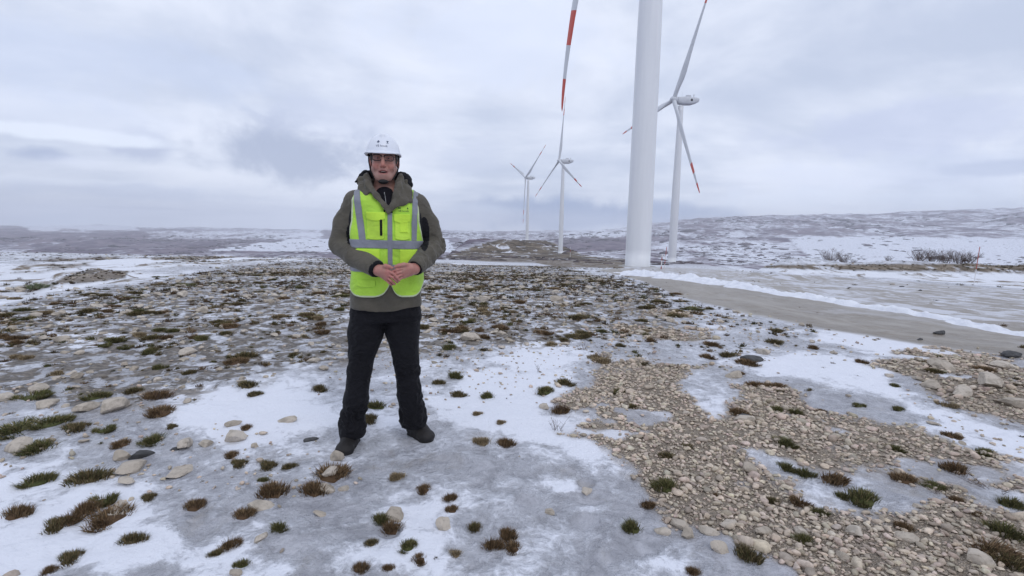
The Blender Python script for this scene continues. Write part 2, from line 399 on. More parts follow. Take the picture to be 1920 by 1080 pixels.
# ---------------------------------------------------------------- terrain mesh: one polar sheet to the horizon, split by kind of ground
ang_f = np.radians(np.arange(-64, 64.01, 0.17)); ang_b = np.radians(np.concatenate([np.arange(68, 180, 4), np.arange(180, 293, 4)]))
ANG = np.concatenate([ang_f, ang_b]); NA = len(ANG)
RAD = np.concatenate([[0.05, .3, .6, .9, 1.1, 1.3], np.geomspace(1.45, 24, 370), np.geomspace(24.4, 110, 130), np.geomspace(112, 14000, 250)]); NR = len(RAD)
AA, RR = np.meshgrid(ANG, RAD)
TX = (RR * np.sin(AA)).ravel(); TY = (RR * np.cos(AA)).ravel(); TZ = gz(TX, TY)
CV = cover(TX, TY, TZ)
idx = np.arange(NR * NA).reshape(NR, NA); nxt = np.roll(idx, -1, axis=1)
TF = np.stack([idx[:-1], idx[1:], nxt[1:], nxt[:-1]], -1).reshape(-1, 4)[:, ::-1]
# snow bias of the far land
def far_snow(px, py, x, y):
    s = np.full(px.shape, .50)
    def add(poly, v, so=8.0):
        nonlocal s
        k_ = sstep(-so, so, sdist(px, py, poly) + (fbm(x / 260, y / 260, o=3, seed=61) - .5) * 14); s = s * (1 - k_) + v * k_
    add([(-300, 425), (650, 432), (650, 475), (-300, 482)], .30)
    add([(270, 433), (600, 432), (610, 449), (280, 448)], .60, 5)
    add([(40, 422), (250, 420), (260, 432), (60, 432)], .75, 4)
    add([(0, 452), (120, 455), (0, 486), (-200, 490)], .5, 5)
    add([(385, 470), (470, 459), (560, 448), (660, 446), (840, 450), (850, 472), (640, 470), (500, 472)], 1.0, 3)
    add([(1250, 400), (2000, 398), (2000, 450), (1480, 446), (1260, 455)], .47)
    add([(1240, 455), (1480, 455), (1520, 492), (1240, 494)], .62)
    add([(1480, 448), (2000, 448), (2000, 510), (1540, 505)], .86)
    add([(1040, 436), (1180, 428), (1180, 440), (1060, 450)], .66, 4)
    add([(1040, 450), (1180, 444), (1180, 470), (1060, 470)], .16, 4)
    return s
for (fx, fy, fr) in FOOTP: CV['snow'] = CV['snow'] - 1.1 * np.exp(-(((TX - fx) ** 2 + (TY - fy) ** 2) / (fr * 1.1) ** 2) ** 2)
FS = far_snow(CV['px'], CV['py'], TX, TY)
# road coordinates for ruts
RC = [hit(*q) for q in ((1180, 506), (1240, 512), (1330, 527), (1450, 547), (1600, 572), (1750, 596), (1910, 612), (2150, 640))]
RC = np.array([p[:2] for p in RC]); seg = np.diff(RC, axis=0); slen = np.hypot(seg[:, 0], seg[:, 1]); cum = np.concatenate([[0], np.cumsum(slen)])
bd = np.full(TX.shape, 1e9); rv = np.zeros(TX.shape); rs = np.zeros(TX.shape)
nearm = CV['r'] < 200
for i in range(len(seg)):
    e = seg[i] / slen[i]; wx = TX - RC[i, 0]; wy = TY - RC[i, 1]; lo = -1e3 if i == 0 else 0; hi_ = 1e3 if i == len(seg) - 1 else slen[i]
    tt = np.clip(wx * e[0] + wy * e[1], lo, hi_); dx = wx - e[0] * tt; dy = wy - e[1] * tt; dd = np.hypot(dx, dy); cr = wx * e[1] - wy * e[0]
    k_ = dd < bd; bd = np.where(k_, dd, bd); rv = np.where(k_, np.sign(cr) * dd, rv); rs = np.where(k_, cum[i] + tt, rs)
def kfar(): return sstep(90, 260, CV['r'])
FARK = kfar()

# material shared by the sheets
def ground_material():
    m, nt, b = new_mat('ground_cover'); t = NT(nt); P_ = t.pos()
    a = {k: t.attr(k) for k in ('grav', 'snow', 'snowhi', 'brown', 'road', 'rocky', 'far', 'fsnow', 'rv', 'rs')}
    # frozen crust: grey ice, whiter where snow lies on it
    n1 = t.noise(P_, 0.9, 6, 0.6, 0.4); n2 = t.noise(P_, 4.2, 6, 0.62, 0.8); n3 = t.noise(P_, 23, 4, 0.6)
    s = t.math('ADD', t.math('MULTIPLY', n1, .55), t.math('ADD', t.math('MULTIPLY', n2, .33), t.math('MULTIPLY', n3, .12)))
    n4 = t.noise(P_, 48, 5, .7, .6)
    s = t.math('ADD', s, t.math('MULTIPLY', t.math('SUBTRACT', t.noise(P_, 13, 5, .7, 1.2), .5), .26))
    s = t.math('ADD', s, t.math('MULTIPLY', t.math('SUBTRACT', n4, .5), .12))
    s = t.math('ADD', s, t.math('MULTIPLY', a['snow'], .16))
    snowf = t.smooth(s, .425, .60)
    ice = t.mix(t.smooth(t.noise(P_, 7.0, 5, .6, 1.0), .3, .7), (.26, .262, .29), (.45, .455, .495))
    ice = t.mix(t.math('MULTIPLY', t.smooth(t.noise(P_, 2.3, 6, .65, .8), .52, .68), .55), ice, (.30, .275, .25))
    col = t.mix(snowf, ice, (.74, .76, .83))
    # earth and moss showing through the crust between stones
    e1 = t.noise(t.scaled(P_, (1, 1, 1)), 5.2, 6, .62, .5)
    earth = t.mix(t.smooth(t.noise(P_, 19, 4, .6), .35, .65), (.060, .048, .032), (.20, .165, .125))
    ef = t.math('MULTIPLY', t.smooth(t.math('ADD', e1, t.math('MULTIPLY', a['rocky'], .13)), .57, .66), t.math('MULTIPLY', a['rocky'], .85))
    col = t.mix(ef, col, earth)
    grit = t.math('MULTIPLY', t.smooth(t.noise(P_, 130, 3, .6), .66, .72), t.smooth(t.noise(P_, 1.8, 4, .6), .42, .6)); col = t.mix(t.math('MULTIPLY', grit, .6), col, (.12, .095, .07))
    # gravel
    vg = t.voro(P_, 42, 'F1', 'Color'); sepc = t.n('ShaderNodeSeparateColor'); t.link(vg, sepc.inputs[0])
    gcol = t.mix(sepc.outputs[0], (.29, .235, .18), (.57, .485, .395))
    vg2 = t.voro(P_, 95, 'F1', 'Distance'); gcol = t.mix(t.math('MULTIPLY', t.smooth(vg2, .35, .62), .6), gcol, (.14, .112, .088))
    gcol = t.mix(t.smooth(t.noise(P_, 1.7, 5, .6), .4, .7), gcol, (.34, .285, .225))
    col = t.mix(a['grav'], col, gcol)
    # road: slush and wet dirt streaked along its length
    cb = t.n('ShaderNodeCombineXYZ'); t.link(t.math('MULTIPLY', a['rv'], 1.0), cb.inputs[0]); t.link(t.math('MULTIPLY', a['rs'], 0.13), cb.inputs[1]); V = cb.outputs[0]
    st = t.noise(V, 1.7, 6, .62, .3); st2 = t.noise(V, 6.0, 5, .6, .2)
    stt = t.math('ADD', t.math('MULTIPLY', st, .6), t.math('MULTIPLY', st2, .4))
    stt = t.math('ADD', stt, t.math('MULTIPLY', t.math('SUBTRACT', t.noise(P_, 1.3, 6, .66, .8), .5), .55))
    side = t.smooth(a['rv'], .35, -.15)          # far side of the snow ridge is icier
    rc = t.mix(t.smooth(stt, .43, .58), (.25, .215, .175), (.58, .59, .64))
    rc2 = t.mix(t.smooth(stt, .40, .62), (.205, .172, .135), (.35, .325, .295))
    wet = t.smooth(t.noise(P_, .55, 5, .6, .8), .56, .66); rc2 = t.mix(t.math('MULTIPLY', wet, .6), rc2, (.44, .43, .44)); rc = t.mix(t.math('MULTIPLY', wet, .35), rc, (.20, .165, .125))
    rc = t.mix(t.math('MULTIPLY', side, 1.0), rc2, rc)
    col = t.mix(a['road'], col, rc)
    # brown banks
    bb = t.mix(t.smooth(t.noise(P_, .9, 6, .65), .35, .65), (.085, .066, .045), (.25, .205, .16))
    bb = t.mix(t.smooth(t.noise(P_, .55, 5, .6), .56, .64), bb, (.60, .61, .66))
    bf = t.mix(t.smooth(t.math('ADD', t.math('MULTIPLY', t.noise(P_, .06, 6, .7, .5), .6), t.math('MULTIPLY', t.noise(P_, .5, 5, .7), .4)), .40, .60), (.035, .026, .020), (.20, .16, .115))
    bf = t.mix(t.smooth(t.noise(t.scaled(P_, (1, .5, 1)), .085, 6, .7, .6), .545, .62), bf, (.62, .63, .68))
    bb = t.mix(a['far'], bb, bf)
    col = t.mix(a['brown'], col, bb)
    hs = t.mix(t.smooth(t.noise(P_, .55, 7, .68, .6), .51, .60), (.78, .80, .86), (.22, .18, .14))
    col = t.mix(a['snowhi'], col, hs)
    # far land: scrub, bare woods and snow
    fn = t.math('ADD', t.math('MULTIPLY', t.noise(t.scaled(P_, (1, .42, 1)), .0042, 7, .62, .6), .55), t.math('MULTIPLY', t.noise(t.scaled(P_, (1, .5, 1)), .026, 6, .65, .3), .45))
    ff = t.math('ADD', fn, t.math('MULTIPLY', t.math('SUBTRACT', a['fsnow'], .5), .50))
    scr = t.mix(t.smooth(t.noise(P_, .011, 5, .6), .4, .62), (.078, .055, .085), (.19, .148, .178))
    fcol = t.mix(t.smooth(ff, .43, .60), scr, (.68, .70, .77))
    dots = t.math('MULTIPLY', t.smooth(t.noise(P_, .12, 4, .7), .55, .62), .55)
    fcol = t.mix(dots, fcol, (.11, .095, .10))
    col = t.mix(t.math('MULTIPLY', a['far'], t.math('SUBTRACT', 1.0, a['brown'])), col, fcol)
    t.link(col, b.inputs['Base Color'])
    rough = t.mixf(snowf, t.mixf(t.smooth(n3, .35, .65), .18, .36), .6); rough = t.mixf(a['grav'], rough, .85); rough = t.mixf(a['road'], rough, t.mixf(t.smooth(stt, .4, .6), .34, .6)); rough = t.mixf(ef, rough, .9)
    rough = t.mixf(a['far'], rough, 1.0); rough = t.mixf(a['snowhi'], rough, .8); rough = t.mixf(a['brown'], rough, .95)
    t.link(rough, b.inputs['Roughness']); b.inputs['Specular IOR Level'].default_value = .4
    # relief
    h = t.math('ADD', t.math('MULTIPLY', n2, .6), t.math('ADD', t.math('MULTIPLY', n3, .30), t.math('MULTIPLY', snowf, .35)))
    h = t.math('ADD', h, t.math('MULTIPLY', t.noise(P_, 70, 3, .6), .06))
    gv = t.voro(P_, 42, 'F1', 'Distance'); h = t.mixf(a['grav'], h, t.math('ADD', t.math('MULTIPLY', t.math('SUBTRACT', 1.0, gv), .75), t.math('MULTIPLY', t.math('SUBTRACT', 1.0, vg2), .5)))
    h = t.mixf(a['road'], h, t.math('ADD', t.math('MULTIPLY', stt, .9), t.math('MULTIPLY', t.noise(P_, 12, 5, .65), .5)))
    h = t.math('MULTIPLY', h, t.math('SUBTRACT', 1.0, a['far']))
    t.link(t.bump(h, .9, .045), b.inputs['Normal'])
    return m
GMAT = ground_material()
kinds = np.zeros(len(TF), int); fc = TF[:, 0]
kinds[CV['road'][fc] > .5] = 1
kinds[CV['r'][fc] > 650] = 2
for kname, kid in (('ground', 0), ('road', 1), ('hills', 2)):
    f = TF[kinds == kid]; us, inv = np.unique(f, return_inverse=True); f2 = inv.reshape(-1, 4)
    V = np.stack([TX[us], TY[us], TZ[us]], -1)
    at = {k: CV[k][us] for k in ('grav', 'snow', 'snowhi', 'brown', 'road', 'rocky')}
    at['far'] = FARK[us]; at['fsnow'] = FS[us]; at['rv'] = rv[us]; at['rs'] = rs[us]
    o = mesh_obj(kname, V, f2, GMAT, attrs=at); tag(o, kind='structure')

# ploughed snow ridge along the road
SNOWM, _nt, _b = new_mat('packed_snow'); _t = NT(_nt); _P = _t.pos()
_t.link(_t.mix(_t.smooth(_t.noise(_P, 3, 5, .6), .35, .7), (.74, .76, .83), (.84, .86, .91)), _b.inputs['Base Color']); _b.inputs['Roughness'].default_value = .75
_t.link(_t.bump(_t.noise(_P, 9, 6, .65), .8, .05), _b.inputs['Normal'])
rid = [hit(*q) for q in ((1175, 513), (1215, 518), (1260, 521), (1300, 526), (1400, 540), (1500, 556), (1600, 571), (1700, 587), (1800, 605), (1900, 625), (2050, 652), (2300, 690))]
rid = np.array([p[:2] for p in rid]); dl = np.hypot(*np.diff(rid, axis=0).T); cm = np.concatenate([[0], np.cumsum(dl)])
ss = np.linspace(0, cm[-1], 700); rx = np.interp(ss, cm, rid[:, 0]); ry = np.interp(ss, cm, rid[:, 1])
tx = np.gradient(rx); ty = np.gradient(ry); tl = np.hypot(tx, ty); nx_, ny_ = ty / tl, -tx / tl
qs = np.linspace(-1, 1, 31); V = []
wid = np.interp(ss / cm[-1], [0, .15, .45, .75, 1], [.75, .95, .58, .28, .16]); hgt = np.interp(ss / cm[-1], [0, .1, .4, .7, 1], [.11, .22, .17, .08, .04])
for j, q in enumerate(qs):
    off = q * wid * (1 + .9 * (vnoise(ss * 1.6, ss * 0 + (1 if q > 0 else 5), seed=71) - .5))
    X_ = rx + nx_ * off; Y_ = ry + ny_ * off
    pr = (1 - abs(q) ** 1.7) * hgt * (.25 + 1.5 * fbm(X_ * 2.6, Y_ * 2.6, o=3, seed=72)) + (fbm(X_ * 8, Y_ * 8, o=3, seed=73) - .5) * .12 * (1 - q * q) - .012
    V.append(np.stack([X_, Y_, gz(X_, Y_) + pr], -1))
V = np.stack(V, 1).reshape(-1, 3); ii = np.arange(700 * 31).reshape(700, 31)
F = np.stack([ii[:-1, :-1], ii[1:, :-1], ii[1:, 1:], ii[:-1, 1:]], -1).reshape(-1, 4)
tag(mesh_obj('snow_bank', V, F, SNOWM), kind='structure')

# ---------------------------------------------------------------- wind turbines
M_TOWER, _n, _b = new_mat('tower_paint'); _t = NT(_n); _v = _t.obj()
_st = _t.noise(_t.scaled(_v, (1, 1, .05)), 1.4, 5, .6)
_c = _t.mix(_t.smooth(_st, .3, .75), (.72, .735, .765), (.77, .785, .81))
_sep = _t.n('ShaderNodeSeparateXYZ'); _t.link(_v, _sep.inputs[0])
_seam = _t.math('ABSOLUTE', _t.math('SUBTRACT', _t.math('FRACT', _t.math('MULTIPLY', _sep.outputs[2], 1 / 2.85)), .5))
_c = _t.mix(_t.math('MULTIPLY', _t.smooth(_seam, .012, .004), .05), _c, (.42, .44, .47))
_c = _t.mix(_t.math('MULTIPLY', _t.smooth(_t.noise(_t.scaled(_v, (2, 2, .25)), 2.0, 5, .65), .6, .75), .06), _c, (.5, .5, .5))
_t.link(_c, _b.inputs['Base Color']); _b.inputs['Roughness'].default_value = .42
M_NAC = simple_mat('nacelle_paint', (.56, .58, .62), .45, .06, .6)
M_CONC = simple_mat('concrete', (.34, .33, .31), .9, .15, 1.5, .4, 12, .02)
M_DARKM = simple_mat('dark_metal', (.06, .065, .07), .5, .1, 3)
def blade_material():
    m, nt, b = new_mat('blade_paint'); t = NT(nt); a = t.attr('span')
    r1 = t.math('GREATER_THAN', a, .9); r2 = t.math('MULTIPLY', t.math('GREATER_THAN', a, .70), t.math('LESS_THAN', a, .80))
    c = t.mix(t.smooth(t.noise(t.obj(), .5, 4, .6), .3, .7), (.57, .59, .625), (.64, .66, .69))
    t.link(t.mix(t.math('ADD', r1, r2, True), c, (.56, .075, .05)), b.inputs['Base Color']); b.inputs['Roughness'].default_value = .4
    return m
M_BLADE = blade_material()
def blade_mesh(L=55.0, bend=4.9):
    st = np.array([0, .012, .03, .06, .10, .15, .20, .27, .35, .45, .55, .65, .72, .80, .86, .9, .94, .97, .99, 1.0])
    ch = np.interp(st, [0, .03, .08, .18, .24, .5, .8, .95, .99, 1], [1.9, 1.9, 2.3, 3.6, 3.55, 2.3, 1.35, .85, .5, .12])
    th = np.interp(st, [0, .03, .08, .18, .35, .7, 1], [1.9, 1.9, 1.7, 1.15, .65, .28, .06])
    tw = np.radians(np.interp(st, [0, .15, .3, .6, 1], [20, 18, 9, 3, -1]))
    n = 20; V = []; A = []
    for s_, c_, h_, w_ in zip(st, ch, th, tw):
        rnd = float(np.clip(1 - (s_ - .03) / .12, 0, 1))
        for k in range(n):
            an = 2 * math.pi * k / n
            cxp = math.cos(an) * .5; cyp = math.sin(an) * .5
            af = cyp * (1 - .75 * max(0, (cxp + .5 - .3)) ** 1.0) if True else 0
            x_ = c_ * (cxp + (.18) * (1 - rnd)); y_ = h_ * (rnd * cyp + (1 - rnd) * af)
            xr = x_ * math.cos(w_) - y_ * math.sin(w_); yr = x_ * math.sin(w_) + y_ * math.cos(w_)
            z_ = 1.2 + s_ * (L - 1.2); V.append((xr, yr + bend * s_ ** 3, z_)); A.append(s_)
    F = [(i * n + k, i * n + (k + 1) % n, (i + 1) * n + (k + 1) % n, (i + 1) * n + k) for i in range(len(st) - 1) for k in range(n)]
    F.append(tuple((len(st) - 1) * n + k for k in range(n)))
    # refine along the span so the colour bands stay crisp
    return V, F, A
def make_turbine(H=79.0, bend=4.9):
    root = empty('wind_turbine')
    m = MB(); prof = [(np.interp(z, [0, 36, 76.6], [2.03, 1.87, 1.22]), z) for z in np.linspace(0, 76.6, 28)]
    m.lathe([(2.10, -.5), (2.10, .06)] + prof, 64); tower = m.build('tower', M_TOWER, root)
    for z_ in ():
        r_ = float(np.interp(z_, [0, 36, 76.6], [2.03, 1.87, 1.22])); m = MB(); m.lathe([(r_ + .002, z_ - .12), (r_ + .035, z_ - .1), (r_ + .035, z_ + .1), (r_ + .002, z_ + .12)], 64); m.build('flange', M_TOWER, tower)
    m = MB(); m.lathe([(3.2, -1.2), (3.2, .02), (2.9, .10), (2.1, .12)], 48); m.build('foundation', M_CONC, root)
    m = MB(); m.box((0, 2.05, 2.2), (.95, .16, 2.2)); d = m.build('door', M_NAC, tower, smooth=False)
    # nacelle: rounded box tapering underneath towards the rear
    nac = MB(); V = []; n = 20
    secs = [(-2.4, 1.35, 1.35, 0), (-2.0, 1.62, 1.62, 0), (-.5, 1.75, 1.80, 0), (2.0, 1.85, 1.95, .08), (5.0, 1.85, 1.90, .18), (7.4, 1.70, 1.45, .50), (8.8, 1.35, .95, .80), (9.2, 1.0, .6, .95)]
    for (y_, a_, b_, zc_) in secs:
        for k in range(n):
            an = 2 * math.pi * k / n; ca, sa = math.cos(an), math.sin(an); V.append((a_ * math.copysign(abs(ca) ** .55, ca), y_, zc_ + b_ * math.copysign(abs(sa) ** .55, sa)))
    F = [(i * n + k, (i + 1) * n + k, (i + 1) * n + (k + 1) % n, i * n + (k + 1) % n) for i in range(len(secs) - 1) for k in range(n)] + [tuple(range(n)), tuple((len(secs) - 1) * n + k for k in range(n - 1, -1, -1))]
    nac.add(V, F); no = nac.build('nacelle', M_NAC, root); no.location = (0, 0, H); no.rotation_euler = (-R(5) * 0, 0, 0)
    m = MB(); m.tube([(0, 6.6, 1.9), (0, 6.6, 3.6)], .07, 6); m.tube([(-.7, 6.6, 3.0), (.7, 6.6, 3.0)], .05, 6); m.build('weather_mast', M_DARKM, no)
    m = MB(); m.box((0, 3.6, 2.35), (1.6, 2.2, .9)); m.build('cooler', M_NAC, no, smooth=False)
    m = MB(); m.tube([(-.1, .4, 1.7), (-.1, .4, 4.2)], .05, 6); m.build('antenna', M_NAC, no)
    for sx in (-1, 1):
        m = MB(); m.tube([(sx * 1.84, 4.6, .35), (sx * 1.885, 4.6, .35)], .62, 18); m.build('emblem', M_DARKM, no)
    hub = MB(); hub.lathe([(.15, 1.75), (.8, 1.55), (1.35, 1.0), (1.62, .2), (1.7, -.7), (1.45, -1.4)], 28)
    ho = hub.build('hub', M_NAC, root)
    me = ho.data; me.transform(Matrix.Rotation(R(90), 4, 'X')); me.update()
    ho.location = (0, -4.0 * math.cos(R(5)), H + 4.0 * math.sin(R(5))); ho.rotation_mode = 'ZYX'; ho.rotation_euler = (-R(5), 0, 0)
    V, F, A = blade_mesh(bend=bend)
    b0 = mesh_obj('blade', V, F, M_BLADE, ho, attrs={'span': A})
    # span bands need dense rings: subdivide lengthwise
    bm = bmesh.new(); bm.from_mesh(b0.data)
    lay = bm.verts.layers.float.get('span')
    lon = [e for e in bm.edges if abs(e.verts[0][lay] - e.verts[1][lay]) > .004]
    bmesh.ops.subdivide_edges(bm, edges=lon, cuts=6, use_grid_fill=True); bm.to_mesh(b0.data); bm.free()
    b0.data.polygons.foreach_set('use_smooth', np.ones(len(b0.data.polygons), bool))
    for k in (1, 2):
        b = b0.copy(); COL.objects.link(b); b.parent = ho; b.rotation_euler = (0, k * 2 * math.pi / 3, 0)
    return root
TURB = [  # base pixel, distance, hub height, rotor radius, yaw, blade angle, label
    ((1195, 500), 82.4, 79.2, 54.5, .99, -2.83, 'nearest white wind turbine, its thick tower beside the road and hub above the frame'),
    ((1259.5, 492), 244., 76.6, 56.8, 1.369, .419, 'white wind turbine just right of the thick tower, red banded blades and nacelle visible'),
    ((1050.7, 476), 430., 78.3, 53.3, 1.225, -.03, 'white wind turbine on the ridge left of the thick tower, one blade straight up'),
    ((988, 451), 605., 74.5, 55.0, 1.148, .938, 'smallest and farthest wind turbine, rising behind the brown mound'),
]
t0 = make_turbine(); t1 = make_turbine(bend=0.0)
for i, (bp, Dd, Hh, Rr, psi, aa, lab) in enumerate(TURB):
    o = t0 if i == 0 else (t1 if i == 1 else copy_tree(t1))
    p = at_depth(*bp, Dd); s_ = Hh / 79.0
    zg = gz1(p[0], p[1]); o.location = (p[0], p[1], p[2]); o.scale = (s_,) * 3; o.rotation_euler = (0, 0, -psi)
    print('turbine base', i, p.round(2), 'ground', round(zg, 2))
    h_ = [c for c in o.children if c.name.startswith('hub')][0]; h_.rotation_euler = (-R(5), aa, 0); k_ = Rr / 55.0 / s_; h_.scale = (k_,) * 3
    tag(o, lab, 'wind turbine', 'wind turbines along the ridge')

# ---------------------------------------------------------------- haze
hz, nt_, _ = new_mat('haze_air'); nt_.nodes.clear(); out = nt_.nodes.new('ShaderNodeOutputMaterial'); pv = nt_.nodes.new('ShaderNodeVolumePrincipled')
pv.inputs['Color'].default_value = (.88, .915, .985, 1); pv.inputs['Density'].default_value = HAZE = 9.5e-5; pv.inputs['Anisotropy'].default_value = .1
nt_.links.new(pv.outputs[0], out.inputs['Volume'])
zmin = float(TZ.min()) - 1.0; zmax = max(float(TZ.max()), 140.0) + 4
m = MB(); m.box((0, 0, (zmin + zmax) / 2), (29000, 29000, zmax - zmin)); tag(m.build('haze', hz, smooth=False), kind='stuff')

# ---------------------------------------------------------------- stones, pebbles, tufts, shrubs, poles
def ico(sub):
    bm = bmesh.new(); bmesh.ops.create_icosphere(bm, subdivisions=sub, radius=1.0); V = np.array([v.co[:] for v in bm.verts]); F = np.array([[v.index for v in f.verts] for f in bm.faces]); bm.free(); return V, F
ICO = {k: ico(k) for k in (1, 2, 3)}
def stone_template(seed, sub, flat=.62, cuts=7, rough=.10):
    V, F = ICO[sub]; V = V.copy(); rg = np.random.default_rng(seed)
    for _ in range(cuts + 5 if cuts else 0):
        d = rg.normal(size=3); d /= np.linalg.norm(d); h_ = rg.uniform(.48, .85); q = V @ d; V = V - np.maximum(q - h_, 0)[:, None] * d * .92
    V = V * (1 + (fbm(V[:, 0] * 1.7 + seed, V[:, 1] * 1.7, V[:, 2] * 1.7, o=3, seed=seed) - .5)[:, None] * (.22 if cuts else .8) + (fbm(V[:, 0] * 6 + seed, V[:, 1] * 6, V[:, 2] * 6, o=2, seed=seed + 3) - .5)[:, None] * rough)
    V *= np.array([1, rg.uniform(.62, .95), flat * rg.uniform(.7, 1.15)]); return V, F
def tuft_template(seed, nb, kind, base=True, h=.62):
    rg = np.random.default_rng(seed); V = []; F = []; Cc = []
    pal = {'brown': [(.115, .068, .036), (.165, .105, .055), (.070, .050, .028), (.23, .16, .09)], 'green': [(.085, .092, .030), (.115, .115, .042), (.060, .058, .026), (.20, .165, .08)],
           'mixed': [(.105, .078, .036), (.090, .088, .034), (.062, .050, .028), (.22, .17, .09)], 'straw': [(.30, .23, .14), (.19, .14, .08), (.36, .29, .18), (.13, .10, .06)]}[kind]

    if base:
        Vi, Fi = ICO[2 if nb > 150 else 1]; Vi = Vi[:] * np.array([.62, .62, .20 * h / .62]); nz_ = 1 + (fbm(Vi[:, 0] * 3 + seed, Vi[:, 1] * 3, Vi[:, 2] * 3 + 1, o=3, seed=seed) - .5) * .9
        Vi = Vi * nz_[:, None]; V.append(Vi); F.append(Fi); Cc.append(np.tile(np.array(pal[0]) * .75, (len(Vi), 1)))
    n0 = sum(len(v) for v in V)
    # irregular outline: several lobes
    lob = rg.normal(size=(5, 2)) * .38
    k = rg.integers(0, 5, nb); pos = lob[k] + rg.normal(size=(nb, 2)) * .24; rad = np.hypot(*pos.T); pos /= np.maximum(1, rad / .9)[:, None]; rad = np.hypot(*pos.T)
    dirn = pos / np.maximum(rad, .05)[:, None] + rg.normal(size=(nb, 2)) * .6
    L = h * rg.uniform(.45, 1.05, nb) * (1 - .35 * rad); lean = (.25 + .65 * rad)[:, None] * dirn * L[:, None] * .8
    wv = rg.normal(size=(nb, 2)); wv /= np.linalg.norm(wv, axis=1)[:, None]; wv *= (rg.uniform(.012, .026, nb) * (1 if nb > 150 else 2.0))[:, None]
    z0 = .10 * h * (1 - rad)
    A = np.stack([pos[:, 0] - wv[:, 0], pos[:, 1] - wv[:, 1], z0], -1); B = np.stack([pos[:, 0] + wv[:, 0], pos[:, 1] + wv[:, 1], z0], -1)
    M1 = np.stack([pos[:, 0] + lean[:, 0] * .4, pos[:, 1] + lean[:, 1] * .4, z0 + L * .62], -1); T_ = np.stack([pos[:, 0] + lean[:, 0], pos[:, 1] + lean[:, 1], z0 + L * .95], -1)
    w3 = np.concatenate([wv * .8, np.zeros((nb, 1))], 1)
    P_ = np.stack([A, B, M1 + w3, M1 - w3, T_], 1).reshape(-1, 3); i0 = n0 + np.arange(nb) * 5
    tri = np.concatenate([np.stack([i0, i0 + 1, i0 + 2], -1), np.stack([i0, i0 + 2, i0 + 3], -1), np.stack([i0 + 3, i0 + 2, i0 + 4], -1)])
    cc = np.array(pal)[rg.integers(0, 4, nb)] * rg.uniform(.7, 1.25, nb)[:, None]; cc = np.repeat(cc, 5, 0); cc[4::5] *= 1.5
    V.append(P_); F.append(tri); Cc.append(cc)
    return np.concatenate(V), np.concatenate(F), np.clip(np.concatenate(Cc), 0, 1)
def col_mat(name, rough=.9, attr='tc', bump=0, bscale=80, mottled=0.0, spec=.3):
    m, nt, b = new_mat(name); t = NT(nt); a = t.attr(attr, 'Color')
    c = a
    if mottled: c = t.mix(t.math('MULTIPLY', t.smooth(t.noise(t.pos(), 45, 5, .65), .35, .7), mottled), a, (.17, .145, .115))
    t.link(c, b.inputs['Base Color']); b.inputs['Roughness'].default_value = rough; b.inputs['Specular IOR Level'].default_value = spec
    if bump: t.link(t.bump(t.noise(t.pos(), bscale, 5, .65), bump, .004), b.inputs['Normal'])
    return m
M_TUFT = col_mat('dry_grass'); M_PEB = col_mat('limestone_gravel', .85, mottled=.45, bump=.5)
M_SCRUB = col_mat('far_scrub', 1.0)
def stone_mat():
    m, nt, b = new_mat('limestone'); t = NT(nt); v = t.obj(); oi = t.n('ShaderNodeObjectInfo').outputs['Random']
    n_ = t.noise(t.pos(), 14, 6, .65, .5); n2 = t.noise(t.pos(), 70, 4, .6)
    c = t.mix(oi, (.40, .345, .28), (.56, .50, .43)); c = t.mix(t.math('MULTIPLY', t.smooth(n_, .42, .66), .55), c, (.22, .19, .15)); c = t.mix(t.math('MULTIPLY', t.smooth(n2, .55, .75), .5), c, (.12, .10, .085))
    t.link(c, b.inputs['Base Color']); b.inputs['Roughness'].default_value = .85; t.link(t.bump(t.noise(t.pos(), 60, 6, .7), .6, .006), b.inputs['Normal']); return m
M_STONE = stone_mat()
M_DARKST = simple_mat('dark_rock', (.060, .060, .062), .8, .4, 30, .6, 60, .004, coord='pos')

def merged(name, tmpl, pos, scl, rot, col=None, mat=None, kind='stuff', tcol=False, colj=None, smooth=True):
    """one mesh from many placed templates"""
    rg = np.random.default_rng(len(pos)); Vs = []; Fs = []; Cs = []; n = 0; ti = rg.integers(0, len(tmpl), len(pos))
    for k, tp in enumerate(tmpl):
        ids = np.where(ti == k)[0]
        if not len(ids): continue
        V, F = tp[0], tp[1]; c, s_ = np.cos(rot[ids]), np.sin(rot[ids])
        P_ = V[None] * scl[ids][:, None, :]
        X_ = P_[..., 0] * c[:, None] - P_[..., 1] * s_[:, None]; Y_ = P_[..., 0] * s_[:, None] + P_[..., 1] * c[:, None]
        P_ = np.stack([X_ + pos[ids, 0:1], Y_ + pos[ids, 1:2], P_[..., 2] + pos[ids, 2:3]], -1)
        Vs.append(P_.reshape(-1, 3)); Fs.append((F[None] + (n + np.arange(len(ids)) * len(V))[:, None, None]).reshape(-1, 3)); n += len(ids) * len(V)
        if tcol: Cs.append((tp[2][None] * (colj[ids][:, None, None] if colj is not None else 1) * np.ones((len(ids), 1, 1))).reshape(-1, 3))
        else: Cs.append(np.repeat(col[ids], len(V), 0))
    return tag(mesh_obj(name, np.concatenate(Vs), np.concatenate(Fs), mat, attrs={'tc': np.concatenate(Cs)}, smooth=smooth), kind=kind)

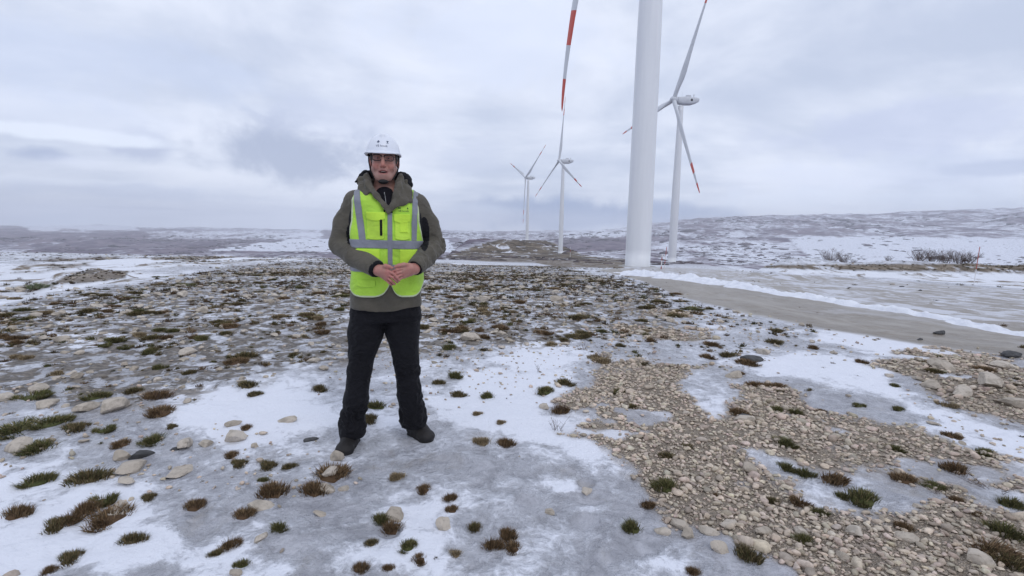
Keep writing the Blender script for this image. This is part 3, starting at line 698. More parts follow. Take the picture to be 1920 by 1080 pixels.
# sampling points over the ground in front of the camera
def wedge(n, r0, r1, seed, amax=63):
    rg = np.random.default_rng(seed); r_ = np.sqrt(rg.uniform(r0 ** 2, r1 ** 2, n)); a_ = np.radians(rg.uniform(-amax, amax, n)); x = r_ * np.sin(a_); y = r_ * np.cos(a_); return x, y, r_, rg
def area(r0, r1, amax=63): return math.radians(2 * amax) / 2 * (r1 ** 2 - r0 ** 2)
FEET = np.array([[-.93, 2.78], [-.53, 2.93], [-.9, 2.9], [-.6, 3.0]])
def clear_of(x, y, d=.17):
    k = np.ones(len(x), bool)
    for f in FEET: k &= np.hypot(x - f[0], y - f[1]) > d
    return k

# hand-placed tufts of the foreground: px, py, width px, kind, height factor
HT = [(30, 968, 55, 'brown', .8), (165, 900, 78, 'mixed', .8), (68, 904, 62, 'green', .45), (100, 990, 50, 'mixed', .6), (130, 975, 50, 'brown', .6), (158, 958, 52, 'brown', .6), (192, 942, 50, 'green', .6), (205, 976, 85, 'brown', .35),
      (40, 805, 110, 'green', .3), (95, 793, 70, 'green', .3), (75, 840, 74, 'green', .45), (195, 808, 36, 'green', .5), (140, 806, 54, 'mixed', .4), (320, 802, 26, 'mixed', .6), (226, 836, 36, 'brown', .6), (290, 828, 56, 'green', .35), (365, 952, 42, 'brown', .9), (278, 936, 30, 'mixed', .8), (250, 1014, 55, 'mixed', .5), (130, 1052, 46, 'mixed', .7),
      (90, 1072, 32, 'brown', .7), (428, 1022, 45, 'brown', .4), (405, 1040, 34, 'mixed', .4), (458, 968, 46, 'brown', .5), (525, 990, 42, 'green', .4), (512, 925, 62, 'brown', .8), (590, 922, 66, 'brown', .6), (622, 893, 74, 'brown', .35), (435, 856, 30, 'brown', .8), (447, 873, 36, 'mixed', .6), (463, 804, 24, 'brown', 1.0), (500, 877, 42, 'mixed', .6), (543, 877, 32, 'mixed', .6), (496, 902, 28, 'green', .5),
      (455, 1060, 36, 'green', .5), (745, 897, 36, 'straw', .7), (795, 920, 32, 'brown', .7), (840, 934, 32, 'brown', .7), (848, 958, 28, 'brown', .9), (888, 992, 36, 'mixed', .8), (950, 1006, 42, 'brown', .8), (920, 1023, 48, 'brown', .7), (962, 1032, 38, 'brown', .9), (715, 975, 42, 'green', .7), (735, 993, 48, 'brown', .6), (695, 1020, 30, 'mixed', .8), (788, 1051, 32, 'brown', .6),
      (763, 1026, 40, 'green', .5), (675, 1068, 36, 'brown', 1.0), (728, 1066, 28, 'brown', .7), (855, 1040, 30, 'straw', .5), (905, 831, 40, 'straw', .5), (947, 834, 42, 'brown', .6), (1187, 992, 44, 'green', .9), (1402, 1044, 56, 'mixed', 1.0), (1300, 1074, 32, 'brown', .8), (1210, 947, 34, 'brown', .7), (1252, 916, 62, 'green', .6), (1248, 857, 32, 'mixed', .7), (1474, 833, 46, 'green', .5), (1503, 945, 38, 'brown', .9),
      (1538, 962, 36, 'green', .6), (1614, 938, 66, 'green', .8), (1580, 931, 32, 'green', .5), (1556, 900, 58, 'brown', .6), (1508, 889, 44, 'green', .5), (1477, 878, 40, 'green', .4), (1698, 903, 48, 'brown', .5), (1748, 914, 40, 'green', .5), (1680, 844, 34, 'green', .5), (1790, 882, 54, 'brown', .7), (1846, 851, 42, 'green', .4), (1895, 947, 52, 'green', .6), (1886, 999, 66, 'green', .6), (1694, 991, 36, 'brown', .9),
      (1850, 1032, 90, 'brown', .4), (1890, 1055, 70, 'mixed', .4), (1795, 940, 32, 'brown', .7), (1824, 962, 26, 'brown', .6), (1510, 1017, 46, 'green', .7), (1460, 770, 30, 'green', .5), (1490, 775, 34, 'green', .5), (1385, 778, 40, 'brown', .8), (1420, 724, 50, 'brown', .35), (1455, 726, 44, 'brown', .35), (1610, 762, 26, 'green', .5), (1682, 768, 26, 'green', .5), (1540, 773, 22, 'brown', .6), (1617, 680, 24, 'brown', .7), (1775, 760, 34, 'straw', .4),
      (1405, 682, 50, 'brown', .6), (1365, 668, 36, 'mixed', .7), (1160, 737, 32, 'green', .6), (1048, 772, 38, 'brown', 1.1), (1132, 680, 46, 'straw', .8), (1115, 672, 30, 'straw', .7), (860, 742, 36, 'mixed', .5), (916, 745, 30, 'green', .8), (896, 777, 24, 'straw', .4), (855, 706, 34, 'green', .6), (822, 719, 28, 'mixed', .5), (705, 764, 52, 'green', .35), (690, 790, 40, 'mixed', .8), (478, 741, 30, 'mixed', .6), (600, 731, 34, 'mixed', .6), (250, 735, 40, 'mixed', .4),
      (300, 775, 60, 'brown', .5), (290, 745, 56, 'brown', .8), (180, 745, 50, 'green', .5), (60, 745, 60, 'green', .5), (1188, 765, 26, 'mixed', .6), (1330, 672, 34, 'brown', .6), (1290, 840, 24, 'mixed', .7), (1345, 930, 20, 'brown', .5), (1465, 735, 24, 'mixed', .4), (1020, 735, 40, 'green', .5), (1060, 720, 44, 'mixed', .5), (940, 793, 22, 'straw', .4)]
HS = [(740, 966, 66, 'half-buried'), (832, 986, 42, ''), (490, 948, 62, 'half-buried'), (612, 918, 38, ''), (215, 962, 66, 'half-buried'), (350, 836, 48, ''), (228, 860, 38, ''), (245, 878, 70, 'half-buried'), (338, 884, 62, 'half-buried'), (442, 824, 54, ''), (215, 768, 70, ''), (165, 768, 50, ''), (74, 730, 44, ''), (12, 748, 34, ''), (36, 842, 58, ''), (540, 787, 36, 'half-buried'), (487, 1011, 30, ''),
      (440, 1076, 30, ''), (240, 905, 36, ''), (1405, 884, 42, ''), (1842, 1052, 56, ''), (1430, 1000, 36, ''), (1580, 1045, 34, ''), (1270, 985, 40, ''), (1350, 1030, 40, ''), (1500, 1000, 34, ''), (1365, 985, 34, ''), (1240, 1000, 34, ''), (1290, 1005, 38, ''), (1700, 1010, 36, ''), (1600, 1000, 40, ''), (1330, 1000, 36, ''), (160, 828, 20, ''), (385, 835, 30, ''), (1395, 790, 44, ''), (1030, 960, 30, 'half-buried'),
      (600, 965, 26, ''), (620, 890, 40, ''), (1765, 690, 50, ''), (1850, 720, 60, ''), (1800, 740, 50, ''), (1880, 690, 44, ''), (1745, 725, 40, ''), (1900, 760, 60, ''), (1100, 920, 30, 'half-buried')]
RT = {k: [tuft_template(100 + i * 7 + j, 800, k, True) for i in range(5)] for j, k in enumerate(('brown', 'green', 'mixed', 'straw'))}
TM = {}
for k, lst in RT.items():
    TM[k] = []
    for i, (V, F, C_) in enumerate(lst):
        o = mesh_obj('grass_tuft', V, F, M_TUFT, attrs={'tc': C_}, smooth=False); TM[k].append(o.data); bpy.data.objects.remove(o)
SM = []
for i in range(12):
    V, F = stone_template(300 + i, 3, .60, 9, .16); o = mesh_obj('stone', V, F, M_STONE); SM.append(o.data); bpy.data.objects.remove(o)
    if True: o_ = SM[-1].polygons.foreach_set('use_smooth', np.zeros(len(SM[-1].polygons), bool))
items = []   # dict(kind 'tuft'/'stone', x,y,z, w (metres), tk, h, px,py,wpx)
def add_item(cls, x, y, w, tk, h, desc=''):
    z = gz1(x, y); px, py = project((x, y, z)); items.append(dict(c=cls, x=x, y=y, z=z, w=w, tk=tk, h=h, px=float(px), py=float(py), wpx=w * FPX / max(.3, float((np.array([x, y, z]) - C0) @ CF)), desc=desc, hand=True))
for (px, py, w, k, hf) in HT:
    p = hit(px, py); d_ = float((p - C0) @ CF); add_item('tuft', p[0], p[1], w * d_ / FPX, k, hf)
for (px, py, w, dsc) in HS:
    p = hit(px, py); d_ = float((p - C0) @ CF); add_item('stone', p[0], p[1], w * d_ / FPX, dsc, .6)
p = hit(634, 860); add_item('stone', p[0], p[1], 32 * 2.8 / FPX, 'pointed', 1.0)
hx = np.array([i['x'] for i in items]); hy = np.array([i['y'] for i in items]); hw = np.array([i['w'] for i in items])
def far_from_hand(x, y, w):
    k = np.ones(len(x), bool)
    for a, b_, c_ in zip(hx, hy, hw): k &= np.hypot(x - a, y - b_) > (c_ * .55 + w * .5)
    return k
# procedural tufts and stones
PT = []; PS = []
for (r0, r1, dt, ds) in ((1.3, 5, 26, 40), (5, 12, 80, 52), (12, 24, 60, 30), (24, 58, 11.0, 5)):
    for which, dens in (('t', dt), ('s', ds)):
        n = int(area(r0, r1) * dens); x, y, r_, rg = wedge(n, r0, r1, int(r0 * 10) + (5 if which == 't' else 9)); z = gz(x, y); cv = cover(x, y, z)
        clump = sstep(.40, .62, fbm(x * (1.5 if r0 < 12 else .6), y * (1.5 if r0 < 12 else .6), o=3, seed=111 if which == 't' else 112))
        if which == 't': pr = cv['rocky'] * (.22 + .85 * clump) + (1 - cv['rocky']) * (.075 + .12 * clump + cv['semi'] * (.05 + .34 * clump)) + cv['grav'] * .015
        else: pr = cv['rocky'] * (.35 + .65 * clump) + (1 - cv['rocky']) * (.070 + .13 * clump + cv['semi'] * (.05 + .22 * clump)) + cv['grav'] * .12
        pr = pr * (1 - .96 * cv['road']) * (1 - .75 * cv['snow'] * (1 - cv['rocky'])) * (1 - .88 * cv['snowhi'])
        pr = np.where((cv['brown'] > .5) & (r_ > 12), .8 if which == 't' else .9, pr)
        if r0 < 3: pr = pr * np.where((cv['rocky'] < .5), .55, 1)
        k = (rg.uniform(size=n) < pr) & clear_of(x, y)
        x, y, z, r_ = x[k], y[k], z[k], r_[k]; n = len(x)
        grow = np.interp(r_, [2, 8, 20, 45], [.80, 1.0, 1.25, 1.8])
        w = (rg.lognormal(math.log(.066), .66, n) if which == 't' else rg.lognormal(math.log(.048), .55, n)) * grow; w = np.clip(w, .02, .45) * np.where((r_ < 6) & (which == 't'), .72, 1)
        k = far_from_hand(x, y, w) if r0 < 12 else np.ones(n, bool)
        fr = cv['rocky'][np.where(np.ones(1))[0]] if False else None
        (PT if which == 't' else PS).append(np.stack([x[k], y[k], z[k], w[k], r_[k]], -1))
PT = np.concatenate(PT); PS = np.concatenate(PS)
def wpx_of(A):
    d = (A[:, :3] - C0) @ CF; px, py = ground_px(A[:, 0], A[:, 1], A[:, 2]); wp = A[:, 3] * FPX / np.maximum(d, .3); inside = (px > 0) & (px < 1920) & (py > 0) & (py < 1078); return np.where(inside, wp, 0), px, py
def pick(A, nmax, cls):
    wp, px, py = wpx_of(A); order = np.argsort(-wp)[:nmax]; sel = np.zeros(len(A), bool); sel[order] = wp[order] > 0
    rg = np.random.default_rng(5)
    for i in np.where(sel)[0]:
        g = float(fbm(A[i, 0:1] * .8, A[i, 1:2] * .8, o=3, seed=121)[0]); tk = ['brown', 'green', 'mixed', 'brown', 'mixed', 'straw'][int(rg.integers(0, 6))] if cls == 'tuft' else ''
        items.append(dict(c=cls, x=A[i, 0], y=A[i, 1], z=A[i, 2], w=A[i, 3], tk=tk, h=float(rg.uniform(.4, .85)) if cls == 'tuft' else .6, px=float(px[i]), py=float(py[i]), wpx=float(wp[i]), desc='', hand=False))
    return A[~sel]
nT = sum(i['c'] == 'tuft' for i in items); nS = sum(i['c'] == 'stone' for i in items)
PT = pick(PT, 298 - nT, 'tuft'); PS = pick(PS, 298 - nS, 'stone')
# where each stands
ix = np.array([i['x'] for i in items]); iy = np.array([i['y'] for i in items]); iz = np.array([i['z'] for i in items]); icv = cover(ix, iy, iz)
def on_what(k):
    if icv['grav'][k] > .5: return 'gravel'
    if icv['rocky'][k] > .5: return 'stony soil'
    return 'snow' if icv['snow'][k] > .45 else 'grey ice'
COLN = [(240, 'far left'), (480, 'left'), (720, 'left of centre'), (960, 'right of man'), (1200, 'near centre'), (1440, 'right of centre'), (1680, 'right'), (9999, 'far right')]
ROWN = [(620, 'far back'), (720, 'well back'), (800, 'halfway back'), (870, 'level with boots'), (950, 'in foreground'), (1010, 'low down'), (9999, 'by bottom edge')]
classes = {}
for k, it in enumerate(items):
    size = 'large' if it['wpx'] > 52 else ('small' if it['wpx'] < 27 else 'medium')
    if it['c'] == 'tuft': look = {'brown': 'brown', 'green': 'green', 'mixed': 'olive', 'straw': 'straw'}[it['tk']] + ' grass tuft'
    else: look = ((it['tk'] + ' ') if it['tk'] else '') + 'pale limestone'
    cl = next(n_ for v_, n_ in COLN if it['px'] < v_); rw = next(n_ for v_, n_ in ROWN if it['py'] < v_)
    it['key'] = (size, look, on_what(k), cl, rw); classes.setdefault(it['key'], []).append(k)
ORD = ['leftmost', 'second from left', 'third from left', 'fourth from left', 'fifth from left', 'sixth from left', 'seventh from left', 'eighth from left', 'ninth from left', 'tenth from left', 'eleventh from left', 'twelfth from left', 'thirteenth from left']
for key, ks in classes.items():
    ks.sort(key=lambda q: items[q]['px'])
    for r__, k in enumerate(ks):
        lb = f'{key[0]} {key[1]} on {key[2]} {key[3]}, {key[4]}'
        if len(ks) > 1: lb = f'{ORD[min(r__, 12)]} {key[0]} {key[1]} on {key[2]} {key[3]}, {key[4]}'
        items[k]['label'] = lb
rg = np.random.default_rng(77)
for it in items:
    if it['c'] == 'tuft':
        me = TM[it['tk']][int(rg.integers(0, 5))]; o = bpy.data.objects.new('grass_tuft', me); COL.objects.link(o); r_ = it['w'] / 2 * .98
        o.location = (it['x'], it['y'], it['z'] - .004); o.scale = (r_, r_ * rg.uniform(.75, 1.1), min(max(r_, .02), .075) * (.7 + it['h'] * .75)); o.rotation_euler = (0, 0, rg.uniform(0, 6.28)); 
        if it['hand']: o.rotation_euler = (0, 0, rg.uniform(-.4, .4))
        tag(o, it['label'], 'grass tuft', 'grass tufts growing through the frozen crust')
    else:
        me = SM[int(rg.integers(0, 12))]; o = bpy.data.objects.new('stone', me); COL.objects.link(o); r_ = it['w'] / 2 * 1.1
        hb = it['tk'] == 'half-buried'; o.scale = (r_, r_ * rg.uniform(.8, 1.05), r_ * (1.6 if it['tk'] == 'pointed' else (.55 if hb else rg.uniform(.7, 1.0)))); o.location = (it['x'], it['y'], it['z'] + (r_ * .02 if hb else r_ * .18))
        o.rotation_euler = (rg.uniform(-.15, .15), rg.uniform(-.15, .15), rg.uniform(0, 6.28)); tag(o, it['label'], 'stone', 'limestones lying on the plateau')
# the uncountable rest
def rest_tufts():
    near = PT[:, 4] < 9
    for nm, sel, nb in (('grass_tufts', near, 90), ('grass_tufts_far', ~near, 26)):
        pass
    tn = [tuft_template(500 + i, 80, k, True) for i, k in enumerate(('brown', 'green', 'mixed', 'brown', 'mixed', 'straw'))]; tf = [tuft_template(600 + i, 26, k, True, .8) for i, k in enumerate(('brown', 'green', 'mixed', 'brown', 'mixed', 'brown', 'straw'))]
    rg = np.random.default_rng(9)
    for sel, tp in ((near, tn), (~near, tf)):
        A = PT[sel]; n = len(A); r_ = A[:, 3] / 2 * 1.08; S_ = np.stack([r_, r_ * rg.uniform(.7, 1.1, n), np.clip(r_, .02, .10) * rg.uniform(.8, 1.3, n)], -1)
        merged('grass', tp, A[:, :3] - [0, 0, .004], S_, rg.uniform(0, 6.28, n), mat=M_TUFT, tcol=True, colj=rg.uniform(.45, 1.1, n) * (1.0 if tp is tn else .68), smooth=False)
rest_tufts()
n = len(PS); rg = np.random.default_rng(10); r_ = PS[:, 3] / 2 * 1.1
pc = np.array([.50, .44, .365])[None] * rg.uniform(.62, 1.2, n)[:, None] * (1 + rg.normal(size=(n, 3)) * .02); dk = rg.uniform(size=n) < .06; pc[dk] *= .35
merged('stones', [stone_template(700 + i, 2, .6, 7, .14) for i in range(10)], PS[:, :3] + np.stack([0 * r_, 0 * r_, r_ * .15], -1), np.stack([r_, r_ * rg.uniform(.7, 1.05, n), r_ * rg.uniform(.6, 1.0, n)], -1), rg.uniform(0, 6.28, n), pc, M_PEB, smooth=False)
# gravel sheet
GP = []
for (r0, r1, dens, mu) in ((1.4, 3.2, 3000, .0225), (3.2, 5.5, 2100, .025), (5.5, 9, 800, .034), (9, 13, 150, .055)):
    n = int(area(r0, r1) * dens); x, y, r_, rg = wedge(n, r0, r1, int(r0 * 100)); z = gz(x, y); cv = cover(x, y, z)
    cl_ = fbm(x * 2.2, y * 2.2, o=3, seed=131)
    k = (rg.uniform(size=n) < np.where(cv['grav'] > .5, 1.0, np.maximum(sstep(.05, .5, cv['grav']) * .5, .05 * cv['semi']))) & (rg.uniform(size=n) < .72 + .6 * (cl_ - .5)); x, y, z = x[k], y[k], z[k]
    w = np.clip(rg.lognormal(math.log(mu), .38, len(x)) * np.where(rg.uniform(size=len(x)) < .05, 1.7, 1), .010, .11); GP.append(np.stack([x, y, z, w], -1))
GP = np.concatenate(GP); n = len(GP); r_ = GP[:, 3] / 2; rg = np.random.default_rng(12); print('pebbles', n, 'tufts', len(PT), 'stones', len(PS))
tone = fbm(GP[:, 0] * 1.3, GP[:, 1] * 1.3, o=3, seed=133)
pc = np.array([.60, .505, .41])[None] * (rg.uniform(.58, 1.22, n) * (.85 + .3 * tone))[:, None] * (1 + rg.normal(size=(n, 3)) * .025)
merged('gravel', [stone_template(800 + i, 2, .66, 5, .10) for i in range(14)], GP[:, :3] + np.stack([0 * r_, 0 * r_, r_ * .30], -1), np.stack([r_, r_ * rg.uniform(.65, 1.05, n), r_ * rg.uniform(.6, 1.05, n)], -1), rg.uniform(0, 6.28, n), pc, M_PEB, smooth=False)

# dark clods and rocks with a place of their own
for (px, py, w, lb, cat) in ((1762, 626, 34, 'dark flat clod lying alone on the near lane of the wet road', 'clod'), (1898, 668, 44, 'dark clod at the road edge by the right picture border', 'clod'), (1725, 637, 16, 'small dark clod on the road left of the larger dark clod', 'clod'), (1408, 676, 46, 'dark grey rock among brown tufts right of the gravel', 'rock'), (1395, 785, 34, 'dark brown rock in the ice patch on the gravel', 'rock'),
                         (265, 856, 46, 'flat dark slate beside a pale stone on the left ice', 'rock'), (328, 843, 18, 'small dark rock touching the round pale stone on the left ice', 'rock'), (583, 826, 26, 'grey and brown rock on the ice just left of the left boot', 'rock'), (1690, 538, 12, 'dark clod on the far lane of the road', 'clod'), (1725, 545, 11, 'second dark clod on the far lane, closer to the camera', 'clod')):
    p = hit(px, py); d_ = float((p - C0) @ CF); r_ = w * d_ / FPX / 2; V, F = stone_template(900 + px, 3, .5, 6, .3)
    o = mesh_obj('dark_rock' if cat == 'rock' else 'soil_clod', V, F, M_DARKST); o.location = p + np.array([0, 0, r_ * .12]); o.scale = (r_ * 1.1, r_ * .9, r_ * .7); o.rotation_euler = (0, 0, .3); tag(o, lb, cat)

# dry weeds: thin twigs standing in the snow
M_TWIG = simple_mat('twig_bark', (.095, .060, .045), .85, .3, 20)
def twigs(seed, n, h, spread, rad, sub=3):
    rg = random.Random(seed); m = MB()
    for i in range(n):
        a = rg.uniform(0, 6.28); r0 = rg.uniform(0, spread * .35); ln = h * rg.uniform(.5, 1.0); dx, dy = math.cos(a) * spread * rg.uniform(.2, 1), math.sin(a) * spread * rg.uniform(.2, 1)
        b0 = Vector((math.cos(a) * r0, math.sin(a) * r0, -.02)); pts = [b0]
        for s_ in range(1, 5): f = s_ / 4; pts.append(b0 + Vector((dx * f ** 1.4 + rg.uniform(-1, 1) * h * .03, dy * f ** 1.4 + rg.uniform(-1, 1) * h * .03, ln * f)))
        m.tube(pts, [rad * (1 - .75 * s_ / 4) for s_ in range(5)], 4, cap=False)
        for _ in range(sub):
            j = rg.randint(1, 3); p0 = pts[j]; q = p0 + Vector((rg.uniform(-1, 1) * h * .22, rg.uniform(-1, 1) * h * .22, h * rg.uniform(.12, .32))); mid = (p0 + q) / 2 + Vector((rg.uniform(-1, 1), rg.uniform(-1, 1), 0)) * h * .03
            m.tube([p0, mid, q], [rad * .5, rad * .4, rad * .2], 3, cap=False)
            q2 = mid + Vector((rg.uniform(-1, 1) * h * .12, rg.uniform(-1, 1) * h * .12, h * rg.uniform(.05, .18))); m.tube([mid, q2], [rad * .35, rad * .15], 3, cap=False)
    return m
for i, (px, py, h, sp, n, lb) in enumerate(((1045, 808, .13, .07, 7, 'thin dead weed standing in snow left of the gravel edge'), (1012, 698, .14, .05, 3, 'bare single twig standing in the white snow, upper centre'), (1098, 655, .16, .08, 4, 'pair of bare twigs at the far edge of the white snow'), (1860, 915, .08, .16, 12, 'sprawling reddish dead weed over the ice at far right'), (1770, 930, .07, .10, 8, 'low dead weed on the gravel left of the sprawling one'),
                                            (310, 745, .10, .14, 14, 'wiry dead weed beside the white snow patch on the left'), (1132, 672, .12, .10, 14, 'pale dry weed clump at the top of the gravel'), (240, 965, .05, .07, 6, 'tiny dead weed beside the half-buried stone at lower left'), (1050, 775, .12, .07, 12, 'reddish brown dead weed at the left edge of the gravel'))):
    p = hit(px, py); o = twigs(40 + i, n, h, sp, .0016).build('dead_weed', M_TWIG); o.location = p; tag(o, lb, 'weed')
# bare shrubs on the bank
SB = [twigs(60 + i, 30, 1.0, .75, .008, 7).build('shrub', M_TWIG) for i in range(3)]; SBm = [o.data for o in SB]
for o in SB: bpy.data.objects.remove(o)
for i, (px, py, hpx, lb) in enumerate(((1555, 500, 27, 'bare grey shrub standing alone at the left end of the bank'), (1580, 500, 20, 'smaller bare shrub leaning on the right of the lone shrub'), (1600, 500, 9, 'tiny bare shrub between the lone shrub and the thicket'), (1664, 500, 11, 'thin sparse shrub halfway along the bank'), (1722, 501, 26, 'tall sparse shrub at the left end of the thicket'), (1748, 501, 28, 'dense dark shrub left of the thicket middle'),
                                       (1772, 501, 26, 'dense dark shrub in the middle of the thicket'), (1795, 501, 25, 'low dark shrub right of the thicket middle'), (1815, 501, 26, 'spreading shrub at the right end of the thicket by the pole'))):
    az = ray(px, py); az = az / math.hypot(az[0], az[1]); P0 = C0 + az / az[1] * 31.0; x, y = P0[0], P0[1]; z = gz1(x, y); d_ = float((np.array([x, y, z]) - C0) @ CF); h = hpx * d_ / FPX * 1.15
    o = bpy.data.objects.new('shrub', SBm[i % 3]); COL.objects.link(o); o.location = (x, y, z - .05); o.scale = (h, h, h); o.rotation_euler = (0, 0, i * 1.7); tag(o, lb, 'shrub', 'bare shrubs on the bank behind the road')
V, F = stone_template(951, 3, .8, 2, .5); 
gsh = tuft_template(970, 500, 'green', True, .9); o = mesh_obj('juniper_bush', gsh[0], gsh[1], M_TUFT, attrs={'tc': gsh[2] * np.array([1.6, 1.9, 2.6]) + .04}, smooth=False); p = hit(66, 540); o.location = p; o.scale = (.34, .3, .22); tag(o, 'small grey-green bush in the snow left of the brown earth heap', 'bush')
# snow poles
M_RED = simple_mat('pole_red', (.36, .07, .055), .5, .15, 6); M_WHITE = simple_mat('pole_white', (.72, .70, .70), .5, .1, 6)
def pole(h, r, bands, name='snow_pole'):
    root = empty(name); n = len(bands)
    for i, c_ in enumerate(bands):
        m = MB(); z0 = h * i / n; z1 = h * (i + 1) / n; m.tube([(0, 0, z0), (0, 0, z1)], r, 10, cap=(i == n - 1)); m.build('red_band' if c_ == 'r' else 'white_band', M_RED if c_ == 'r' else M_WHITE, root)
    return root
for (px, py, dist, hpx, r, bands, lean, lb) in ((1826, 532, None, 70, .014, 'wwrrr', (.0, .03), 'tall thin snow pole with red top standing in the snow band at right'), (1240, 497, 60, 28, .06, 'rwwrw', (.0, .02), 'stout red and white pole right of the thick tower, lower of the pair'), (1246, 492, 72, 40, .042, 'wrwrr', (.0, .06), 'leaning red and white pole behind the stout one, taller of the pair'), (1069, 481, 330, 19, .14, 'wwrw', (0, 0), 'distant faint white pole right of the second tower')):
    p = hit(px, py) if dist is None else None
    if p is None:
        az = ray(px, py); az = az / math.hypot(az[0], az[1]); P0 = C0 + az * dist; p = np.array([P0[0], P0[1], gz1(P0[0], P0[1])])
    d_ = float((p - C0) @ CF); o = pole(hpx * d_ / FPX, r, bands); o.location = p - np.array([0, 0, .02]); o.rotation_euler = (lean[0], lean[1], 0); tag(o, lb, 'marker pole', 'red and white snow poles')
# scrub and rocks on the far slopes
X_, Y_, Sx = [], [], []
rgf = np.random.default_rng(31)
for (r0, r1, n, s0) in ((130, 330, 1500, .7), (330, 900, 2600, 1.5), (900, 2600, 5200, 4.0), (2600, 6000, 4200, 9.0)):
    x, y, r_, _ = wedge(n * 5, r0, r1, int(r0), 58); z = gz(x, y); px, py = ground_px(x, y, z)
    f = far_snow(px, py, x, y); cl_ = fbm(x / (r0 * .12), y / (r0 * .12), o=4, seed=141)
    pr = sstep(.48, .60, cl_) * np.clip(1.15 - f, .05, 1); pr = np.maximum(pr, .75 * sstep(-6, 8, sdist(px, py, [(1240, 460), (1400, 463), (1480, 480), (1510, 495), (1240, 495)])) * sstep(.42, .55, fbm(x / 25, y / 25, o=3, seed=143))); k = rgf.uniform(size=len(x)) < pr; ids = np.where(k)[0][:n]
    X_.append(np.stack([x, y, z], -1)[ids]); Sx.append(s0 * rgf.lognormal(0, .45, len(ids)))
FP = np.concatenate(X_); FW = np.concatenate(Sx); n = len(FP)
pc = np.array([.085, .072, .078])[None] * rgf.uniform(.6, 1.7, n)[:, None]
merged('scrub', [stone_template(980 + i, 1, .7, 0, .9) for i in range(6)], FP, np.stack([FW * rgf.uniform(.8, 2.2, n), FW, FW * rgf.uniform(.35, .6, n)], -1), rgf.uniform(-.5, .5, n), pc, M_SCRUB, smooth=False)

